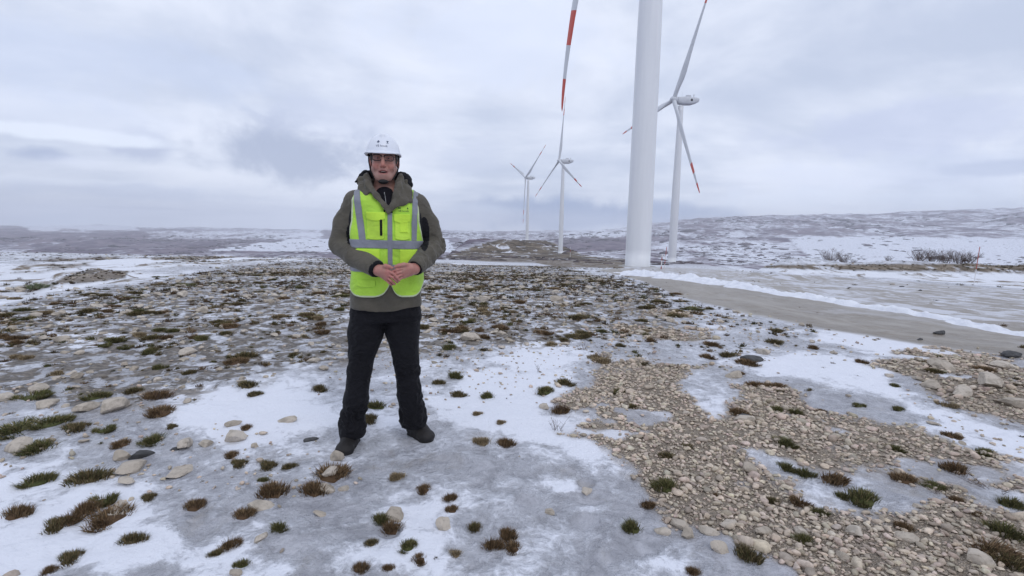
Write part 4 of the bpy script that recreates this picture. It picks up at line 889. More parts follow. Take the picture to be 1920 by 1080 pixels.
# ---------------------------------------------------------------- implicit-surface modelling (numpy) for the standing man
class SDF:
    def __init__(s, xs, ys, zs):
        s.ax = [np.asarray(a, np.float32) for a in (xs, ys, zs)]
        s.V = np.full((len(xs), len(ys), len(zs)), 9.0, np.float32)
    def box(s, lo, hi):
        sl = []
        for a, l, h in zip(s.ax, lo, hi):
            i0 = int(np.searchsorted(a, l)); i1 = int(np.searchsorted(a, h)); sl.append(slice(max(i0 - 1, 0), min(i1 + 1, len(a))))
        return tuple(sl)
    def grid(s, sl):
        return (s.ax[0][sl[0]][:, None, None], s.ax[1][sl[1]][None, :, None], s.ax[2][sl[2]][None, None, :])
    def put(s, fn, lo, hi, k=0.0, sub=False):
        sl = s.box(lo, hi); X_, Y_, Z_ = s.grid(sl); d = fn(X_, Y_, Z_).astype(np.float32); d = np.broadcast_to(d, s.V[sl].shape); v = s.V[sl]
        if sub:
            d = -d
            if k: h = np.clip(.5 - .5 * (v - d) / k, 0, 1); s.V[sl] = v * (1 - h) + d * h + k * h * (1 - h)
            else: s.V[sl] = np.maximum(v, d)
        else:
            if k: h = np.clip(.5 + .5 * (v - d) / k, 0, 1); s.V[sl] = v * (1 - h) + d * h - k * h * (1 - h)
            else: s.V[sl] = np.minimum(v, d)
    def ell(s, c, r, k=0.0, sub=False, rz=0.0, rx=0.0):
        c = np.array(c, float); r = np.array(r, float); m = r.max() + max(k, .01) + .012
        def fn(X_, Y_, Z_):
            x, y, z = X_ - c[0], Y_ - c[1], Z_ - c[2]
            if rz: cs, sn = math.cos(rz), math.sin(rz); x, y = x * cs + y * sn, -x * sn + y * cs
            if rx: cs, sn = math.cos(rx), math.sin(rx); y, z = y * cs + z * sn, -y * sn + z * cs
            k0 = np.sqrt((x / r[0]) ** 2 + (y / r[1]) ** 2 + (z / r[2]) ** 2); k1 = np.sqrt((x / r[0] ** 2) ** 2 + (y / r[1] ** 2) ** 2 + (z / r[2] ** 2) ** 2) + 1e-9
            return k0 * (k0 - 1) / k1
        s.put(fn, c - m, c + m, k, sub)
    def cap(s, a, b, ra, rb=None, k=0.0, sub=False, flat=None):
        """rounded cone from a to b; flat=(axis vector, factor) squeezes it along one direction"""
        a = np.array(a, float); b = np.array(b, float); rb = ra if rb is None else rb; m = max(ra, rb) + max(k, .01) + .012
        if flat is not None:
            fx = np.array(flat[0], float); fx /= np.linalg.norm(fx); ff = flat[1]; m = max(ra, rb) * max(1, 1 / ff) + k + .02
        ab = b - a; L2 = ab @ ab + 1e-12
        def fn(X_, Y_, Z_):
            px, py, pz = X_ - a[0], Y_ - a[1], Z_ - a[2]
            h = np.clip((px * ab[0] + py * ab[1] + pz * ab[2]) / L2, 0, 1)
            qx, qy, qz = px - ab[0] * h, py - ab[1] * h, pz - ab[2] * h
            if flat is not None:
                dn = (qx * fx[0] + qy * fx[1] + qz * fx[2]) * (1 / ff - 1); qx = qx + fx[0] * dn; qy = qy + fx[1] * dn; qz = qz + fx[2] * dn
                return (np.sqrt(qx * qx + qy * qy + qz * qz) - (ra + (rb - ra) * h)) * min(1, ff * 1.3)
            return np.sqrt(qx * qx + qy * qy + qz * qz) - (ra + (rb - ra) * h)
        s.put(fn, np.minimum(a, b) - m, np.maximum(a, b) + m, k, sub)
    def chain(s, pts, rad, k=0.0, sub=False, flat=None):
        for i in range(len(pts) - 1): s.cap(pts[i], pts[i + 1], rad[i], rad[i + 1], k, sub, flat)
    def mesh(s):
        V = s.V; S = V < 0
        nx, ny, nz = V.shape
        corners = [(i, j, k) for i in (0, 1) for j in (0, 1) for k in (0, 1)]
        cnt = np.zeros((nx - 1, ny - 1, nz - 1), np.int8)
        for (i, j, k) in corners: cnt += S[i:nx - 1 + i, j:ny - 1 + j, k:nz - 1 + k]
        act = (cnt > 0) & (cnt < 8); ci = np.argwhere(act); vid = np.full(act.shape, -1, np.int64); vid[act] = np.arange(len(ci))
        acc = np.zeros((len(ci), 3)); n = np.zeros(len(ci))
        for a in corners:
            for ax in range(3):
                if a[ax]: continue
                b = list(a); b[ax] = 1
                va = V[ci[:, 0] + a[0], ci[:, 1] + a[1], ci[:, 2] + a[2]]; vb = V[ci[:, 0] + b[0], ci[:, 1] + b[1], ci[:, 2] + b[2]]
                cr = (va < 0) != (vb < 0); tt = np.where(cr, va / np.where(cr, va - vb, 1), 0)
                p = np.zeros((len(ci), 3)); p[:] = a; p[:, ax] = tt; acc += np.where(cr[:, None], p, 0); n += cr
        loc = acc / n[:, None]; P_ = np.zeros((len(ci), 3))
        for ax in range(3):
            A_ = s.ax[ax].astype(float); i0 = ci[:, ax]; P_[:, ax] = A_[i0] * (1 - loc[:, ax]) + A_[i0 + 1] * loc[:, ax]
        F_ = []
        for ax in range(3):
            o1, o2 = [(1, 2), (2, 0), (0, 1)][ax]
            sl0 = [slice(1, -1)] * 3; sl0[ax] = slice(0, -1); sl1 = [slice(1, -1)] * 3; sl1[ax] = slice(1, None)
            a = S[tuple(sl0)]; b = S[tuple(sl1)]
            for flip, mask in ((False, a & ~b), (True, ~a & b)):
                e = np.argwhere(mask); off = np.array([1, 1, 1]); off[ax] = 0; e = e + off
                q = []
                for (d1, d2) in ((-1, -1), (0, -1), (0, 0), (-1, 0)):
                    c_ = e.copy(); c_[:, o1] += d1; c_[:, o2] += d2; q.append(vid[c_[:, 0], c_[:, 1], c_[:, 2]])
                q = np.stack(q, -1); F_.append(q[:, ::-1] if flip else q)
        F_ = np.concatenate(F_); F_ = F_[(F_ >= 0).all(1)]
        return P_, F_
def smooth_mesh(P_, F_, it=2, lam=.5):
    for _ in range(it):
        acc = np.zeros_like(P_); n = np.zeros(len(P_))
        for k in range(4):
            a = F_[:, k]; b = F_[:, (k + 1) % 4]; np.add.at(acc, a, P_[b]); np.add.at(n, a, 1); np.add.at(acc, b, P_[a]); np.add.at(n, b, 1)
        P_ = P_ * (1 - lam) + lam * acc / np.maximum(n, 1)[:, None]
    return P_
def normals(P_, F_):
    d1 = P_[F_[:, 2]] - P_[F_[:, 0]]; d2 = P_[F_[:, 3]] - P_[F_[:, 1]]; fn = np.cross(d1, d2); N = np.zeros_like(P_)
    for k in range(4): np.add.at(N, F_[:, k], fn)
    return N / (np.linalg.norm(N, axis=1)[:, None] + 1e-12)
def axis(*segs):
    o = []
    for (a, b, st) in segs: o.append(np.arange(a, b, st))
    return np.concatenate(o)

# loose body shapes shared by jacket, vest and stripes (local frame: x right in the picture, -y towards the viewer)
TZs = [.70, .83, .92, 1.05, 1.16, 1.28, 1.38, 1.45, 1.505, 1.54, 1.58]
TXw = [.200, .202, .200, .188, .182, .187, .194, .188, .150, .100, .068]
TYw = [.125, .132, .136, .136, .132, .136, .138, .130, .108, .085, .065]
TYc = [.02, .02, .015, .005, .0, .0, .005, .012, .022, .028, .03]
def torso(off, ex=2.7, wr=1.0):
    def fn(X_, Y_, Z_):
        X_ = X_ - .013
        z = Z_ - 0 * X_
        a = np.interp(z, TZs, TXw) + off; b = np.interp(z, TZs, TYw) + off; cyy = np.interp(z, TZs, TYc)
        th = np.arctan2(Y_ - cyy, X_)
        # soft folds in the cloth: a low-frequency push in and out
        w_ = wr * (.0050 * np.sin(3 * th + 9 * z) * np.sin(14 * z + 2 * th) + .0035 * np.sin(23 * z + 5 * th + 2 * np.sin(8 * z)) + .0030 * np.sin(7 * th + 6 * z))
        q = (np.abs(X_ / a) ** ex + np.abs((Y_ - cyy) / b) ** ex) ** (1 / ex)
        return (q - 1) * np.minimum(a, b) - w_
    return fn

PX0, PY0, PROT = -0.735, 2.84, R(11)
PZ0 = gz1(PX0, PY0) if 'gz1' in globals() else 0.0
# joints
SHL, SHR = (-.148, .015, 1.438), (.176, .015, 1.434)
ELL, ELR = (-.240, .035, 1.205), (.282, .035, 1.208)
WRL, WRR = (-.016, -.214, 1.079), (.169, -.195, 1.087)

# --- materials
def cloth(name, col, var=.15, bscale=420, bump=.25, rough=.85, wr=.5):
    m, nt, b = new_mat(name); t = NT(nt); v = t.obj()
    n = t.noise(v, 9, 6, .6); n2 = t.noise(v, 160, 3, .6)
    c = t.mix(t.smooth(n, .3, .7), tuple(x * (1 - var) for x in col), tuple(min(1, x * (1 + var)) for x in col))
    c = t.mix(t.math('MULTIPLY', n2, .18), c, tuple(x * .7 for x in col))
    t.link(c, b.inputs['Base Color']); b.inputs['Roughness'].default_value = rough; b.inputs['Specular IOR Level'].default_value = .25
    b.inputs['Sheen Weight'].default_value = .15
    fold = t.noise(t.scaled(v, (1, 1, 1.6)), 14, 5, .55, 1.2)
    if col[0] < .02: b.inputs['Sheen Weight'].default_value = .03; b.inputs['Specular IOR Level'].default_value = .12
    nb = t.bump(fold, wr, .02); nb = t.bump(t.noise(v, bscale, 3, .6), bump, .0015, nb)
    t.link(nb, b.inputs['Normal']); return m
M_JACKET = cloth('jacket_cloth', (.100, .090, .071), wr=.45, bump=.12)
M_BLACK = cloth('black_cloth', (.014, .014, .017), rough=.8, wr=.6)
M_PANTS = cloth('trouser_cloth', (.011, .011, .014), rough=.72, wr=1.0)
M_SHIRT = cloth('knit', (.012, .011, .016), wr=.3)
M_HI = cloth('hi_vis_cloth', (.44, .73, .075), var=.07, bump=.12, rough=.75, wr=.5)
M_HI1 = cloth('hi_vis_panel', (.53, .80, .08), var=.06, bump=.1, rough=.7, wr=.4)
M_HI2 = cloth('hi_vis_pocket', (.56, .84, .07), var=.05, bump=.1, rough=.7, wr=.3)
M_PIPE = cloth('pale_piping', (.55, .62, .40), var=.05, bump=.1)
M_STRIPE = cloth('reflective_tape', (.235, .245, .285), var=.07, bump=.1, rough=.5, wr=.3)
M_BOOT = simple_mat('boot_leather', (.012, .010, .010), .7, .35, 18, .5, 90, .002)
M_SOLE = simple_mat('rubber', (.012, .012, .012), .8, .2, 30)
M_STRAP = simple_mat('strap', (.012, .011, .012), .7, .1, 30)
M_HELM = simple_mat('helmet_shell', (.76, .79, .86), .33, .03, 5)
M_INK = simple_mat('dark_ink', (.03, .05, .11), .6, .1, 20)
M_GREEN = simple_mat('dark_print', (.02, .07, .02), .7, .1, 20)
M_HAIR = simple_mat('hair', (.045, .037, .032), .7, .3, 60, .6, 300, .002)
M_FRAME = simple_mat('frame_metal', (.022, .016, .016), .35, .1, 10)
mg, _n, _b = new_mat('spectacle_glass'); _b.inputs['Base Color'].default_value = (.9, .88, .85, 1); _b.inputs['Transmission Weight'].default_value = 1; _b.inputs['Roughness'].default_value = .02; _b.inputs['IOR'].default_value = 1.1; M_GLASS = mg
M_EYE = simple_mat('eye_white', (.34, .30, .28), .25, .05, 5); M_IRIS = simple_mat('iris', (.03, .022, .018), .2, .1, 5)
ms, _n, _b = new_mat('skin'); _t = NT(_n); _a = _t.attr('tint', 'Color'); _v = _t.obj()
_t.link(_t.mix(_t.math('MULTIPLY', _t.smooth(_t.noise(_v, 55, 4, .6), .35, .7), .22), _a, (.30, .085, .065)), _b.inputs['Base Color'])
_b.inputs['Roughness'].default_value = .5; _b.inputs['Subsurface Weight'].default_value = .06; _b.inputs['Subsurface Radius'].default_value = (.01, .004, .002)
_t.link(_t.bump(_t.noise(_v, 260, 4, .6), .25, .001), _b.inputs['Normal']); M_SKIN = ms

def place_person_child(o, par): o.parent = par; return o

# --- body: head, neck, torso, limbs and hands in one continuous surface
HC = .004
b = SDF(axis((-.36, -.13, .010), (-.13, .215, .0026), (.215, .36, .010)), axis((-.31, -.30, .008), (-.30, -.035, .0026), (-.035, .30, .007)),
        axis((.0, 1.0, .012), (1.0, 1.135, .0026), (1.135, 1.535, .010), (1.535, 1.80, .0026), (1.80, 1.84, .008)))
# trunk and limbs (slimmer than the clothes)
b.put(torso(-.035, 2.3, 0), (-.25, -.2, .80), (.25, .2, 1.60), 0)
b.put(lambda x, y, z: np.maximum(b.V[b.box((-.25, -.2, .74), (.25, .2, .84))] * 1.0, .80 - z + 0 * x + 0 * y), (-.25, -.2, .74), (.25, .2, .84), 0) if False else None
b.cap((-.09, .02, .84), (-.15, .01, .475), .085, .055, .03); b.cap((-.15, .01, .475), (-.19, .06, .12), .055, .042, .02)
b.cap((.09, .02, .84), (.125, .03, .48), .085, .055, .03); b.cap((.125, .03, .48), (.145, .13, .12), .055, .042, .02)
b.cap((-.20, .075, .10), (-.215, .01, .055), .034, .026, .02); b.cap((.15, .13, .10), (.19, .10, .055), .034, .026, .02)
for S_, E_, W_ in ((SHL, ELL, WRL), (SHR, ELR, WRR)):
    b.cap(S_, E_, .052, .040, .03); b.cap(E_, W_, .040, .029, .015)
b.cap((0, .035, 1.46), (HC, .012, 1.62), .062, .054, .03)
# skull and face
b.ell((HC, .022, 1.716), (.078, .098, .098), .02)
b.ell((HC, -.030, 1.655), (.060, .070, .085), .03)
b.ell((HC, -.072, 1.592), (.032, .028, .026), .03)
for sx in (-1, 1):
    b.cap((HC + sx * .060, .0, 1.64), (HC + sx * .030, -.066, 1.592), .017, .018, .025)
    b.ell((HC + sx * .043, -.068, 1.655), (.021, .022, .026), .02)
    b.cap((HC + sx * .014, -.096, 1.716), (HC + sx * .050, -.078, 1.716), .011, .008, .012)
    b.ell((HC + sx * .032, -.108, 1.693), (.019, .016, .013), .010, True)
    b.ell((HC + sx * .082, .022, 1.680), (.010, .020, .033), .006)
    b.ell((HC + sx * .086, .012, 1.682), (.006, .010, .018), .004, True)
    b.ell((HC + sx * .0115, -.106, 1.648), (.0085, .010, .007), .006)
    b.ell((HC + sx * .0075, -.114, 1.6405), (.004, .006, .003), .002, True)
    b.cap((HC + sx * .024, -.099, 1.655), (HC + sx * .033, -.088, 1.622), .004, .003, .006, True)
for sx in (-1, 1):
    b.ell((HC + sx * .0315, -.0835, 1.6925), (.0145, .0132, .0135), .003)
    b.ell((HC + sx * .0320, -.1005, 1.6905), (.0125, .0085, .0034), .0012, True)
b.cap((HC, -.100, 1.705), (HC, -.118, 1.655), .0085, .0115, .010)
b.ell((HC, -.117, 1.651), (.0115, .011, .010), .008)
b.ell((HC, -.092, 1.628), (.026, .016, .013), .012)
b.ell((HC, -.088, 1.602), (.023, .015, .011), .012)
b.cap((HC - .018, -.0985, 1.6265), (HC + .018, -.0985, 1.6265), .0048, .0048, .005)
b.cap((HC - .014, -.0965, 1.6045), (HC + .014, -.0965, 1.6045), .0060, .0060, .005)
b.ell((HC, -.103, 1.6165), (.0235, .020, .0066), .003, True)
b.ell((HC, -.055, 1.575), (.03, .03, .012), .015)
# hands
def finger(chain, r0, r1, k=.0022):
    n = len(chain); rr = [r0 + (r1 - r0) * i / (n - 1) for i in range(n)]
    b.chain(chain, rr, k)
def FD(dx, dy, dz): return (dx, dy, dz)
# his right hand (left in the picture): back of the hand towards us, fingers pointing right and down
b.cap(WRL, (0.0015, -0.2280, 1.0792), .028, .026, .012)
b.cap((0.0052, -0.2320, 1.0878), (0.0348, -0.2540, 1.0792), .020, .0125, .014); b.cap((0.0052, -0.2300, 1.0758), (0.0325, -0.2520, 1.0620), .019, .0125, .014)
b.cap((0.0037, -0.2240, 1.0654), (0.0281, -0.2460, 1.0465), .018, .0120, .014); b.cap((0.0015, -0.2180, 1.0568), (0.0222, -0.2360, 1.0345), .016, .0110, .012)
finger([(0.0348, -0.2550, 1.0801), (0.0621, -0.2700, 1.0672), (0.0806, -0.2680, 1.0465), (0.0910, -0.2600, 1.0293)], .0090, .0062)
finger([(0.0325, -0.2530, 1.0629), (0.0577, -0.2680, 1.0474), (0.0740, -0.2580, 1.0293), (0.0814, -0.2440, 1.0190)], .0090, .0062)
finger([(0.0281, -0.2470, 1.0474), (0.0488, -0.2600, 1.0293), (0.0621, -0.2500, 1.0138), (0.0681, -0.2360, 1.0087)], .0086, .0060)
finger([(0.0222, -0.2370, 1.0345), (0.0385, -0.2470, 1.0173), (0.0488, -0.2400, 1.0070), (0.0547, -0.2280, 1.0044)], .0079, .0057)
finger([(0.0015, -0.2320, 1.0947), (0.0207, -0.2560, 1.1067), (0.0385, -0.2620, 1.1033), (0.0547, -0.2620, 1.0964)], .0125, .0082, .006)
# his left hand (right in the picture): fingers curl in towards the other hand
b.cap(WRR, (0.1501, -0.2150, 1.0904), .028, .026, .012)
b.cap((0.1501, -0.2250, 1.0964), (0.1092, -0.2460, 1.0930), .019, .0120, .014); b.cap((0.1501, -0.2220, 1.0844), (0.1092, -0.2460, 1.0775), .019, .0120, .014)
b.cap((0.1501, -0.2180, 1.0740), (0.1109, -0.2420, 1.0620), .017, .0115, .012); b.cap((0.1509, -0.2120, 1.0654), (0.1144, -0.2340, 1.0474), .015, .0105, .012)
finger([(0.1092, -0.2470, 1.0930), (0.0796, -0.2620, 1.0861), (0.0587, -0.2540, 1.0792), (0.0483, -0.2430, 1.0749)], .0091, .0064)
finger([(0.1092, -0.2470, 1.0775), (0.0813, -0.2640, 1.0697), (0.0639, -0.2540, 1.0620), (0.0544, -0.2420, 1.0586)], .0091, .0064)
finger([(0.1109, -0.2430, 1.0620), (0.0865, -0.2600, 1.0534), (0.0726, -0.2500, 1.0465), (0.0657, -0.2380, 1.0431)], .0086, .0060)
finger([(0.1144, -0.2350, 1.0474), (0.0935, -0.2500, 1.0379), (0.0813, -0.2420, 1.0328), (0.0744, -0.2320, 1.0310)], .0079, .0057)
finger([(0.1440, -0.2280, 1.1084), (0.1153, -0.2520, 1.1136), (0.0900, -0.2620, 1.1102), (0.0726, -0.2640, 1.1033)], .0125, .0080, .006)
P_, F_ = b.mesh(); P_ = smooth_mesh(P_, F_, 1, .4)
P_[:, 0] = HC + (P_[:, 0] - HC) * (1 - .075 * sstep(1.53, 1.60, P_[:, 2]))
P_[:, 2] -= .012 * sstep(1.50, 1.56, P_[:, 2])
x, y, z = P_[:, 0], P_[:, 1], P_[:, 2] + .012 * (P_[:, 2] > 1.54)
base = np.tile(np.array([.43, .235, .185]), (len(P_), 1))
def tint(mask, colr):
    global base
    mk = np.clip(mask, 0, 1)[:, None]; base = base * (1 - mk) + np.array(colr) * mk
head = z > 1.55; xx = x - HC
gs = lambda cx_, cy_, cz_, r_: np.exp(-(((xx - cx_) ** 2 + (y - cy_) ** 2 + (z - cz_) ** 2) / r_ ** 2))
tint(.75 * gs(0, -.12, 1.652, .020) * head, (.46, .14, .11))
for sx in (-1, 1):
    tint(.6 * gs(sx * .042, -.09, 1.652, .026) * head, (.45, .15, .12))
    tint(.85 * np.exp(-(((np.abs(xx) - .033) / .020) ** 2 + ((z - 1.7165) / .0050) ** 2)) * (y < -.06) * .9, (.07, .045, .035))
    tint(.5 * np.exp(-(((np.abs(xx) - .032) / .018) ** 2 + ((z - 1.689) / .013) ** 2)) * (y < -.06), (.22, .10, .09))  # eye-socket shade painted into the skin tint
    tint(.6 * gs(sx * .084, .01, 1.68, .03) * head, (.45, .15, .12))
tint(.30 * head * (z < 1.635) * (y < -.02) * (z > 1.57), (.26, .17, .15))       # shaved beard shadow
lips = np.exp(-((xx / .025) ** 4 + ((z - 1.6165) / .0125) ** 4)) * (y < -.085)
tint(.8 * lips, (.40, .13, .12))
tint(1.0 * np.exp(-((xx / .023) ** 4 + ((z - 1.6165) / .0052) ** 4)) * (y > -.099) * (y < -.06), (.05, .015, .015))
hand = (z < 1.14) & (z > .98) & (y < -.17)
tint(.55 * hand * fbm(x * 60, y * 60, z * 60, o=3, seed=5), (.46, .14, .13))
tips = hand & (((x > .02) & (x < .1)))
tint(.35 * tips, (.48, .15, .14))
person = mesh_obj('person', P_, F_, M_SKIN, attrs={'tint': base})
person.location = (PX0, PY0, PZ0); person.rotation_euler = (0, 0, PROT)
tag(person, 'man in white helmet, yellow-green vest and black trousers standing on ice with hands clasped', 'person')

for sx in (-1, 1):
    e = MB(); e.lathe([(0.0005, -.0115)] + [(.0115 * math.sin(a), -.0115 * math.cos(a)) for a in np.linspace(.2, 2.94, 9)] + [(.0005, .0115)], 16)
    eo = e.build('eye', M_EYE, person); eo.location = (HC + sx * .0292, -.0835, 1.6805); eo.rotation_euler = (R(90), 0, 0)
    i = MB(); i.lathe([(.0054, 0), (.0050, .0012), (.0005, .0018)], 14); io = i.build('iris', M_IRIS, eo); io.location = (0, 0, .0105)

tm = MB(); tm.tube([(HC - .016, -.0870, 1.6075), (HC, -.0925, 1.6082), (HC + .016, -.0870, 1.6075)], [(.0022, .003)] * 3, 8); tm.build('teeth', simple_mat('teeth', (.55, .50, .44), .3, .05, 20), person)
# hair showing below the helmet
h = SDF(axis((-.11, .11, .003)), axis((-.12, .14, .003)), axis((1.60, 1.76, .003)))
h.ell((HC, .024, 1.714), (.0825, .104, .10), 0)
h.put(lambda X_, Y_, Z_: np.maximum.reduce(np.broadcast_arrays(h.V[h.box((-.11, -.12, 1.6), (.11, .14, 1.76))], 1.675 + 0 * Y_ - .45 * np.maximum(Y_, 0) - Z_ + 0 * X_)), (-.11, -.12, 1.6), (.11, .14, 1.76)) if False else None
X_, Y_, Z_ = np.meshgrid(*h.ax, indexing='ij')
h.V = np.maximum(h.V, np.maximum(1.672 - .55 * np.maximum(Y_ - .01, 0) - Z_, -.028 - Y_)).astype(np.float32)
hp, hf = h.mesh(); hp[:, 2] -= .012; hp[:, 0] = HC + (hp[:, 0] - HC) * .935; mesh_obj('hair', hp, hf, M_HAIR, person)

# --- jacket
j = SDF(axis((-.37, .375, .0045)), axis((-.30, .22, .0045)), axis((.80, 1.66, .0045)))
j.put(torso(0), (-.30, -.22, .70), (.30, .24, 1.62))
X_, Y_, Z_ = np.meshgrid(*j.ax, indexing='ij')
hem = .852 + .006 * np.sin(9 * X_) - .018 * np.exp(-(X_ / .09) ** 2)
j.V = np.maximum(j.V, hem - Z_).astype(np.float32)
j.V = np.maximum(j.V, Z_ - 1.575).astype(np.float32)
del X_, Y_, Z_
for S_, E_, W_, sg in ((SHL, ELL, WRL, -1), (SHR, ELR, WRR, 1)):
    mid = tuple((np.array(S_) + np.array(E_)) / 2 + np.array([sg * .012, .0, .0]))
    j.cap((S_[0] * .7, S_[1], S_[2] + .012), S_, .060, .069, .03)
    j.cap(S_, mid, .069, .068, .03); j.cap(mid, E_, .068, .066, .02)
    W2 = np.array(W_) + (np.array(E_) - np.array(W_)) * .10
    midf = tuple((np.array(E_) + W2) / 2 + np.array([sg * .004, 0, -.006]))
    j.cap(E_, midf, .067, .061, .012); j.cap(midf, tuple(W2), .061, .050, .012)
    # cuff opening
    d_ = (np.array(W_) - np.array(E_)); d_ /= np.linalg.norm(d_)
    j.cap(tuple(W2 + d_ * .018), tuple(W2 + d_ * .10), .040, .044, .004, True)
# collar opening in front
j.cap((.026, -.155, 1.395), (.006, -.06, 1.60), .012, .088, .008, True)
j.cap((0, -.02, 1.52), (0, .01, 1.66), .066, .072, .01, True)
jp, jf = j.mesh(); jp = smooth_mesh(jp, jf, 1, .4); N = normals(jp, jf)
x, y, z = jp.T
# wrinkles: ridges running round the sleeves, strongest near elbows
wr = np.zeros(len(jp))
for S_, E_, W_, sg in ((SHL, ELL, WRL, -1), (SHR, ELR, WRR, 1)):
    for A_, B_ in ((S_, E_), (E_, W_)):
        A_ = np.array(A_); B_ = np.array(B_); ab = B_ - A_; L = np.linalg.norm(ab); tt = ((jp - A_) @ ab) / L ** 2
        dist = np.linalg.norm(jp - (A_ + np.clip(tt, 0, 1)[:, None] * ab), axis=1); mk = sstep(.11, .07, dist) * (np.abs(x) > .17 - (y < -.14) * .2)
        nz_ = fbm(x * 14 + 3, y * 14, z * 14, o=3, seed=81)
        el = np.exp(-(((jp - np.array(E_)) ** 2).sum(1)) / .13 ** 2)
        wr += mk * (.0020 + .0038 * el) * (1 - 2 * np.abs(np.sin(tt * L * 38 + 11 * nz_))) * sstep(.3, .7, fbm(x * 7, y * 7, z * 7, o=2, seed=82))
wr += (fbm(x * 11, y * 11, z * 8, o=3, seed=83) - .5) * .016 * ((np.abs(x) > .185) | (z < .95) | (z > 1.50))
jp = jp + N * wr[:, None]
jacket = mesh_obj('jacket', jp, jf, M_JACKET, person); jacket.data.materials.append(M_BLACK)
fcn = jp[jf].mean(1); pm = (((fcn[:, 0] - .224) / .030) ** 2 + ((fcn[:, 2] - 1.275) / .095) ** 2 < 1) | (((fcn[:, 0] + .180) / .020) ** 2 + ((fcn[:, 2] - 1.265) / .055) ** 2 < 1)
jacket.data.polygons.foreach_set('material_index', (pm & (fcn[:, 1] < .05)).astype(np.int32))
# inner cuffs
for E_, W_ in ((ELL, WRL), (ELR, WRR)):
    d_ = np.array(W_) - np.array(E_); d_ /= np.linalg.norm(d_); W2 = np.array(W_) - d_ * .028
    c = MB(); c.tube([W2 - d_ * .012, W2 + d_ * .006, W2 + d_ * .020], [.0465, .0480, .0440], 20); c.build('cuff', M_BLACK, jacket)
# dark side panels under the arms
for sx in (-1, 1):
    s_ = SDF(axis((sx * .19 - .05, sx * .19 + .05, .0045)), axis((-.13, .12, .0045)), axis((1.12, 1.44, .0045)))
    s_.put(torso(.0075), (-.3, -.2, 1.0), (.3, .2, 1.5))
    X_, Y_, Z_ = np.meshgrid(*s_.ax, indexing='ij'); e_ = (((Y_ + .02) / .085) ** 2 + ((Z_ - 1.28) / .14) ** 2 - 1) * .06
    s_.V = np.maximum(s_.V, np.maximum(e_, .13 - sx * X_)).astype(np.float32); a_, f_ = s_.mesh(); mesh_obj('side_panel', a_, f_, M_BLACK, jacket)
# folded-down hood and stand-up collar
hd = SDF(axis((-.21, .22, .004)), axis((-.20, .20, .004)), axis((1.36, 1.68, .004)))
hood = [(-.112, -.035, 1.522), (-.122, .000, 1.560), (-.106, .055, 1.585), (-.06, .095, 1.580), (0, .105, 1.570), (.06, .095, 1.580), (.106, .055, 1.585), (.130, .0, 1.552), (.138, -.045, 1.508)]
hd.chain(hood, [.018, .025, .029, .032, .034, .032, .030, .025, .020], .014)
hd.ell((0, .125, 1.52), (.13, .05, .07), .03)
colL = [(-.088, .02, 1.600), (-.086, -.035, 1.580), (-.074, -.085, 1.535), (-.030, -.128, 1.475), (.012, -.147, 1.425), (.030, -.150, 1.385)]
colR = [(.092, .02, 1.600), (.092, -.035, 1.578), (.082, -.085, 1.530), (.074, -.126, 1.475), (.056, -.146, 1.430), (.042, -.152, 1.392)]
hd.chain(colL, [.017, .020, .021, .020, .016, .011], .014, flat=((.7, -.8, .3), .5))
hd.chain(colR, [.017, .020, .021, .020, .016, .011], .014, flat=((-.7, -.8, .3), .5))
hd.chain([(-.086, -.03, 1.55), (-.108, -.055, 1.520), (-.085, -.100, 1.485)], [.018, .018, .014], .025, flat=((-.5, -1, .6), .55))
# right lapel folded out over the vest
hd.chain([(.092, -.05, 1.55), (.135, -.080, 1.500), (.150, -.112, 1.452)], [.022, .022, .015], .018, flat=((.2, -1, .5), .5))
hd.chain([(.085, -.10, 1.50), (.112, -.132, 1.450), (.062, -.150, 1.418)], [.026, .020, .013], .018, flat=((.1, -1, .5), .5))
a_, f_ = hd.mesh(); a_ = smooth_mesh(a_, f_, 4, .6); N = normals(a_, f_)
a_ = a_ + N * ((fbm(a_[:, 0] * 16, a_[:, 1] * 16, a_[:, 2] * 9, o=4, seed=91) - .5) * .014)[:, None]
mesh_obj('hood', a_, f_, M_JACKET, jacket)
ln = SDF(axis((-.17, .18, .004)), axis((-.12, .18, .004)), axis((1.50, 1.67, .004)))   # black lining of the hood
ln.chain([(-.118, .02, 1.574), (-.100, .05, 1.600), (-.05, .09, 1.606), (.05, .09, 1.606), (.100, .05, 1.600), (.124, .02, 1.580), (.146, -.02, 1.548)], [.024, .027, .025, .025, .027, .026, .018], .012)
ln.cap((-.125, .0, 1.566), (-.150, -.02, 1.552), .014, .008, .008)
a_, f_ = ln.mesh(); N = normals(a_, f_); a_ = a_ + N * ((fbm(a_[:, 0] * 40, a_[:, 1] * 40, a_[:, 2] * 40, o=3, seed=93) - .5) * .016)[:, None]
mesh_obj('hood_lining', a_, f_, M_BLACK, jacket)
# dark sweater in the neckline
sw = SDF(axis((-.09, .10, .0035)), axis((-.14, .08, .0035)), axis((1.38, 1.58, .0035)))
sw.cap((.026, -.080, 1.38), (.008, -.030, 1.475), .062, .057, .0); sw.cap((0, .03, 1.44), (0, .024, 1.480), .066, .064, .015)
a_, f_ = sw.mesh(); sweater = mesh_obj('sweater', a_, f_, M_SHIRT, person)
zz = MB(); zz.tube([(0.010, -.094, 1.498), (0.016, -.113, 1.46), (.022, -.130, 1.42)], .0016, 6); zz.box((.010, -.100, 1.490), (.004, .004, .012)); zz.build('zip', simple_mat('zip_metal', (.35, .35, .36), .4, .1, 10, metallic=.6), sweater)

